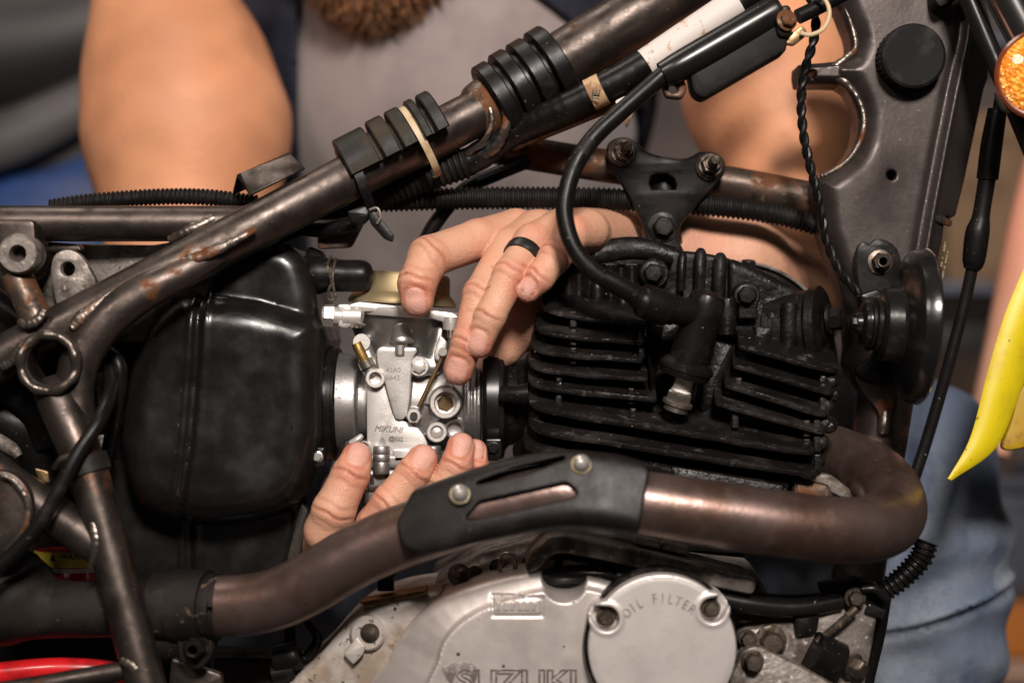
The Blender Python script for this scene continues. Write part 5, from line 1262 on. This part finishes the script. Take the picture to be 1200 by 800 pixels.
def tone(V):
    base = np.array([0.58, 0.31, 0.205]); n = len(V)
    c = np.tile(base, (n, 1))
    m = noise3(V, 26, 0.5, 2.0) + 0.5 * noise3(V, 9, 0.5, 5.0)
    c *= (1 + 0.15 * m)[:, None]; c[:, 1:] *= (1 - 0.10 * np.clip(noise3(V, 20, 1.4, 11.0), 0, 1))[:, None]
    far = np.clip((V[:, 1] - 150) / 80, 0, 1)[:, None]; c = c * (1 - far) + far * np.array([0.63, 0.285, 0.150]) * (1 + 0.16 * noise3(V, 60, 1, 4.0) + 0.10 * noise3(V, 17, 1, 9.0))[:, None]
    c[:, 0] *= 1 + 0.03 * noise3(V, 40, 1, 7.0)
    red = np.zeros(n); nail = np.zeros(n); lun = np.zeros(n)
    for fs in (L_F, R_F):
        for fg in fs:
            dt = np.linalg.norm(V - fg['J'][-1], axis=1); R = fg['R'][-1]
            red = np.maximum(red, 1.05 * np.exp(-np.maximum(dt - R * 0.8, 0) ** 2 / (R * 1.0) ** 2))
            if fs is L_F:
                red = np.maximum(red, 0.45 * np.exp(-(np.linalg.norm(V - fg['J'][1] - np.array([6, -10, 16]), axis=1) / (fg['R'][1] * 0.9)) ** 2))
            for ji in (2, 3):
                w = V - fg['J'][ji]; RR = fg['R'][ji]
                env = np.exp(-((w @ fg['T'][ji]) / (RR * 0.5)) ** 2) * np.clip((w @ fg['nn']) / RR, 0, 1) * (np.linalg.norm(w, axis=1) < RR * 1.6)
                red = np.maximum(red, 0.5 * env)
                cr = env * (0.5 + 0.5 * np.cos((w @ fg['T'][ji]) / 1.9 + 0.8 * np.sin((w @ fg['bb']) / 5))) ** 3
                c *= (1 - 0.55 * cr[:, None] * np.array([0.75, 1, 1.05]))
            w = V - fg['c3']; u = w @ fg['bb']; v = w @ fg['ax']; d = w @ fg['nn']
            e = (np.abs(u / fg['nw']) ** 3 + np.abs(v / fg['nl']) ** 3) ** (1 / 3)
            near = (np.abs(d) < 14)
            nail = np.maximum(nail, np.clip((1.0 - e) / 0.12, 0, 1) * near)
            lun = np.maximum(lun, np.clip((e - 0.97) / 0.06, 0, 1) * np.clip((1.15 - e) / 0.08, 0, 1) * near * (v > -fg['nl'] * 0.2))
    blot = np.clip(0.6 + 0.6 * noise3(V, 12, 1, 3.0), 0, 1)
    rc = np.array([0.52, 0.15, 0.095])
    rb = np.clip(0.9 * red * blot, 0, 1)[:, None]; c = c * (1 - rb) + rc * rb
    c = c * (1 - 0.75 * nail[:, None]) + np.array([0.64, 0.36, 0.29]) * 0.75 * nail[:, None]
    c = c * (1 - 0.35 * lun[:, None]) + np.array([0.20, 0.09, 0.06]) * 0.35 * lun[:, None]
    # small grease specks
    for _ in range(110):
        fs = random.choice((L_F, R_F)); fg = random.choice(fs); p = fg['J'][random.choice((2, 3, 4))] + rng.normal(0, 16, 3)
        r = random.uniform(0.8, 2.0); dd = np.linalg.norm((V - p) * np.array([1, 0.25, 1]), axis=1)
        c *= (1 - 0.45 * np.exp(-(dd / r) ** 2))[:, None]
    # darker patch on the upper arm
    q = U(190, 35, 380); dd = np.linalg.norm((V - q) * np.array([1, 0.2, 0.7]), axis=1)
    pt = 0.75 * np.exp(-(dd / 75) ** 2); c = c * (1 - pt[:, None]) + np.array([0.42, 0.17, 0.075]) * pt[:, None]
    q = HEADC; return np.clip(c, 0, 1)
V1, F1 = sdf_surface(f_lh, lbox[0], lbox[1], 1.7)
V2, F2 = sdf_surface(f_rh, rbox[0], rbox[1], 1.7)
def outside(C):
    a = ((C > lbox[0] + 2) & (C < lbox[1] - 2)).all(1); b = ((C > rbox[0] + 2) & (C < rbox[1] - 2)).all(1)
    return ~(a | b)
V3, F3 = sdf_surface(f_body, U(0, 760, 1000) * np.array([1, 0, 1]) + np.array([-200, -60, -260]), np.array([900, 1480, 820.]), 9.0, keep=outside)
Vb = np.vstack([V1, V2, V3]); Fb = np.vstack([F1, F2 + len(V1), F3 + len(V1) + len(V2)])
bodym = mesh_obj('body', Vb, Fb, skin_mat, man, tone=tone(Vb))
# wedding band on the ring finger
fg = L_F[2]; p0 = fg['J'][1] * 0.58 + fg['J'][2] * 0.42; tx = nrmz(fg['J'][2] - fg['J'][1]); rr = fg['R'][1] * 0.58 + fg['R'][2] * 0.42
MB().lathe([(rr - 1, -7.5), (rr + 1.6, -7), (rr + 2.4, -4), (rr + 2.4, 4), (rr + 1.6, 7), (rr - 1, 7.5)], p0, tx, 48).obj('finger_ring', ring_black, man)
# beard and hair
def f_beard(P):
    b = smin(s_ell(P, U(440, -66, 478), np.array([116, 124, 112])), s_ell(P, U(440, -36, 430), np.array([76, 70, 74])), 40)
    b = smax(b, (P[:, 2] - U(0, -96, 450)[2]), 20)
    return b + noise3(P, 9, 4.0, 1.0) + noise3(P, 4, 2.0, 4.0)
Vq, Fq = sdf_surface(f_beard, HEADC + np.array([-220, -300, -420]), HEADC + np.array([220, 200, 60]), 5.0)
e = 2.0; Nq = np.stack([f_beard(Vq + np.eye(3)[i] * e) - f_beard(Vq - np.eye(3)[i] * e) for i in range(3)], 1); Nq /= np.linalg.norm(Nq, axis=1)[:, None] + 1e-9
pick = rng.integers(0, len(Vq), 5200); P0 = Vq[pick]; Dq = Nq[pick] * 0.8 + np.array([0, -0.15, -0.9]) + rng.normal(0, 0.45, (len(pick), 3)); Dq /= np.linalg.norm(Dq, axis=1)[:, None]
Lq = rng.uniform(14, 34, len(pick))[:, None]; Sq = np.cross(Dq, [0, 1, 0.]); Sq /= np.linalg.norm(Sq, axis=1)[:, None] + 1e-9
Hv = np.stack([P0 - Sq * 1.3, P0 + Sq * 1.3, P0 + Dq * Lq + rng.normal(0, 3, P0.shape)], 1).reshape(-1, 3)
Hf = np.arange(len(Hv)).reshape(-1, 3)
bd = MB(); bd.v = [tuple(v) for v in np.vstack([Vq, Hv])]; bd.f = [tuple(f) for f in Fq.tolist()] + [tuple(f) for f in (Hf + len(Vq)).tolist()]
me = bpy.data.meshes.new('beard'); me.from_pydata(to_world(np.array(bd.v)).tolist(), [], bd.f); me.materials.append(hair_brown); smooth_mesh(me, 180)
link(bpy.data.objects.new('beard', me), man)
def f_hair(P):
    h = s_ell(P, HEADC + np.array([0, 40, 90]), np.array([180, 215, 215]))
    return smax(h, -(P[:, 2] - (HEADC[2] + 110 - 0.5 * (P[:, 1] - HEADC[1]))), 20) + noise3(P, 8, 4.0, 6.0)
sdf_obj('hair', f_hair, HEADC + np.array([-260, -260, -160]), HEADC + np.array([260, 340, 360]), 7.0, hair_brown, man)
# t-shirt
def folds(P, amp):
    return amp * (np.sin(P[:, 0] / 33 + 1.5 * np.sin(P[:, 2] / 90)) * 0.6 + np.sin(P[:, 0] / 70 + P[:, 2] / 60) + 0.5 * np.sin(P[:, 2] / 41 + P[:, 0] / 90))
def f_shirt(P):
    q = (P - U(530, 180, 800)) * np.array([1, 1.25, 1])
    s = chain(P, [(520, -130, 770, 200), (530, 90, 770, 214), (545, 330, 1050, 190), (550, 660, 1200, 190)], 60)
    s = smin(s, chain(P, [(300, -130, 690, 120), (740, -160, 690, 120)], 20), 60)
    s = smax(s, -s_ell(P, U(455, -80, 580), np.array([105, 150, 90])), 14)
    return s + folds(P, 6.0)
sdf_obj('t_shirt', f_shirt, U(150, 900, 800) * np.array([1, 0, 1]) + np.array([0, 300, 0]), np.array([560, 1540, 900.]), 7.0, shirt_grey, man)
# open overshirt: two front panels and short sleeves
def f_over(P):
    s = chain(P, [(520, -130, 770, 214), (530, 90, 770, 228), (545, 330, 1050, 204), (550, 660, 1200, 204)], 60)
    s = smin(s, chain(P, [(300, -130, 690, 132), (740, -160, 690, 132)], 20), 60)
    sl = np.minimum(pcap(P, (270, -160, 640, 116), (262, -20, 590, 104)), pcap(P, (760, -190, 660, 116), (850, -60, 540, 112)))
    s = smin(s, sl, 30) + folds(P, 5.0)
    px = P[:, 0] / kk(560) + 600; py = 400 - P[:, 2] / kk(560)
    left = np.interp(py, [-200, 0, 60, 130, 190, 700], [420, 354, 352, 350, 346, 330]); right = np.interp(py, [-200, 0, 30, 120, 700], [520, 612, 660, 760, 800])
    gap = np.minimum(px - left, right - px) * 1.2
    s = smax(s, gap, 8)
    inner = chain(P, [(520, -130, 770, 200), (530, 90, 770, 214), (545, 330, 1050, 190), (550, 660, 1200, 190)], 60)
    return smax(s, -inner, 4)
sdf_obj('overshirt', f_over, U(60, 900, 800) * np.array([1, 0, 1]) + np.array([0, 300, 0]), np.array([760, 1540, 900.]), 8.0, navy_cloth, man)
# jeans: seated, thighs forward, knees bent either side of the engine
def f_jeans(P):
    l = chain(P, [(600, 720, 1150, 180), (860, 600, 560, 165), (1035, 560, 380, 122), (1060, 640, 370, 118), (1062, 740, 380, 104), (1050, 1000, 430, 90), (1045, 1250, 470, 78)], 40)
    r = chain(P, [(500, 720, 1150, 180), (420, 730, 680, 165), (330, 760, 460, 128), (320, 900, 470, 110), (320, 1250, 490, 80)], 40)
    s = smin(l, r, 40)
    px = P[:, 0] / kk(400) + 600; py = 400 - P[:, 2] / kk(400)
    t = py + (px - 1060) * 0.30
    w = 8 * np.sin(t / 13 + 1.2 * np.sin(px / 40)) * np.exp(-((t - 660) / 80) ** 2) + 8 * np.sin(px / 19 + py / 37 + 1.5 * np.sin(py / 60)) * np.exp(-((py - 520) / 110) ** 2) + 6 * np.sin(px / 31 - py / 17) * np.exp(-((py - 760) / 60) ** 2)
    seam = (-7.0 * np.exp(-((py + 0.31 * (px - 1053) - 697) / 4.0) ** 2) + 5.0 * np.exp(-((py + 0.31 * (px - 1053) - 708) / 5.0) ** 2)) * (px > 900)
    return s + w + seam + noise3(P, 60, 5.0, 2.0)
sdf_obj('jeans', f_jeans, U(90, 1200, 700) * np.array([1, 0, 1]) + np.array([0, 150, 0]), np.array([780, 1400, -60.]), 7.0, denim, man)

# ================================================================== blurred workshop behind
grey_vinyl = mk('grey_vinyl', (0.095, 0.085, 0.085), 0.5, 0, [((0.06, 0.053, 0.053), 12, 0.42, 0.62, 5)])
dark_vinyl = mk('dark_vinyl', (0.018, 0.0155, 0.0155), 0.5, 0, [((0.03, 0.026, 0.026), 9, 0.42, 0.62, 5)])
blue_plastic = mk('blue_plastic', (0.010, 0.05, 0.20), 0.45, 0, [((0.006, 0.025, 0.10), 12, 0.45, 0.62, 5)])
tan_card = mk('tan_card', (0.26, 0.16, 0.09), 0.8, 0, [((0.19, 0.11, 0.06), 14, 0.42, 0.62, 5)])
brown_card = mk('brown_card', (0.085, 0.05, 0.035), 0.8, 0, [((0.05, 0.03, 0.022), 14, 0.42, 0.62, 5)])
pink_skin = mk('salmon_plastic', (0.75, 0.33, 0.22), 0.5, 0, [((0.8, 0.45, 0.3), 6, 0.42, 0.62, 5)])
orange_pl = mk('orange_plastic', (0.55, 0.17, 0.02), 0.5)
cream_pl = mk('cream_plastic_bg', (0.48, 0.30, 0.22), 0.5)
steel_bl = mk('blue_steel', (0.10, 0.11, 0.14), 0.4, 0.3)

def rbox_obj(name, px0, py0, px1, py1, d, dep, r, mat, parent=None, slant=0.0):
    k = kk(d)
    pts = [(px0, py0), (px1, py0), (px1, py1), (px0, py1)]
    b = MB().plate(rounded(pts, r), d, dep, min(12, r * 0.4))
    return b.obj(name, mat, parent)
# second motorcycle parked behind: seat, side panel, blue tail
par = thing('parked_motorcycle', 'out of focus dark motorcycle with blue side panel parked behind the man', 'motorcycle', tuple(U(-60, 900, 1500) * S + np.array([0, 0, Z0])))
MB().tube([(-260, 60, 1500, 90), (-80, 55, 1500, 95), (60, 40, 1500, 80), (170, 0, 1500, 60)], n=6, seg=24, flat=0.8).obj('seat', dark_vinyl, par)
MB().tube([(-240, 210, 1450, 34), (-60, 180, 1450, 36), (40, 150, 1450, 34), (150, 90, 1450, 26)], n=6, seg=20, flat=0.8).obj('seat_trim', grey_vinyl, par)
MB().plate(closed_smooth([(-220, 330), (-40, 225), (60, 195), (150, 175), (190, 300), (60, 420), (-180, 440)], 5), 1480, 60, 18).obj('side_panel', blue_plastic, par)
MB().plate(closed_smooth([(-200, 205), (40, 165), (160, 110), (170, 190), (60, 210), (-40, 250), (-200, 280)], 4), 1500, 60, 14).obj('seat_base', dark_vinyl, par)
MB().plate(rounded([(-200, -40), (40, -40), (20, 30), (-200, 70)], 20), 1900, 200, 10).obj('tail_light', steel_bl, par)
# shelf with boxes at the right
sh = thing('storage_rack', 'blurred steel rack behind the front fork', 'rack', tuple(U(1150, 900, 2400) * S + np.array([0, 0, Z0])))
for y in (40, 330, 560, 800): rbox_obj('shelf', 900, y, 1700, y + 14, 2300, 500, 5, steel_bl, sh)
for x in (905, 1680): rbox_obj('post', x, -300, x + 18, 1100, 2290, 30, 5, steel_bl, sh)
def bgbox(name, label, cat, x0, y0, x1, y1, d, mat, lid=None):
    t = thing(name, label, cat, tuple(U((x0 + x1) / 2, y1, d) * S + np.array([0, 0, Z0])), 'things on the blurred rack')
    rbox_obj('case', x0, y0 + (y1 - y0) * 0.16, x1, y1, d, 260, 8, mat, t)
    rbox_obj('lid', x0 - 3, y0, x1 + 3, y0 + (y1 - y0) * 0.18, d - 8, 276, 8, lid or mat, t)
bgbox('cardboard_box', 'tan cardboard box on the rack beside the orange reflector', 'box', 1110, 130, 1300, 330, 2350, tan_card)
bgbox('toolbox', 'dark brown box on the rack behind the horn and cable', 'box', 1080, 380, 1185, 560, 2350, brown_card, dark_vinyl)
bgbox('storage_bin', 'grey blue bin on the rack under the yellow shroud', 'bin', 1150, 580, 1330, 690, 2320, steel_bl)
bgbox('parts_tray', 'orange tray on the rack right of the jeans', 'tray', 1165, 690, 1300, 770, 2300, orange_pl, brown_card)
bgbox('paint_tin', 'cream tin on the rack below the orange tray', 'tin', 1165, 775, 1300, 900, 2300, cream_pl)
bgbox('grey_case', 'grey case on the rack above the ignition coil', 'case', 960, -120, 1080, 130, 2350, grey_vinyl)
po = MB().tube([(1275, 40, 700, 30), (1218, 240, 690, 30), (1184, 400, 680, 29), (1166, 480, 676, 28), (1156, 530, 672, 26)], n=5, seg=20).obj('leaning_tube', pink_skin)
tag(po, 'blurred salmon coloured tube leaning behind the yellow shroud', 'tube')
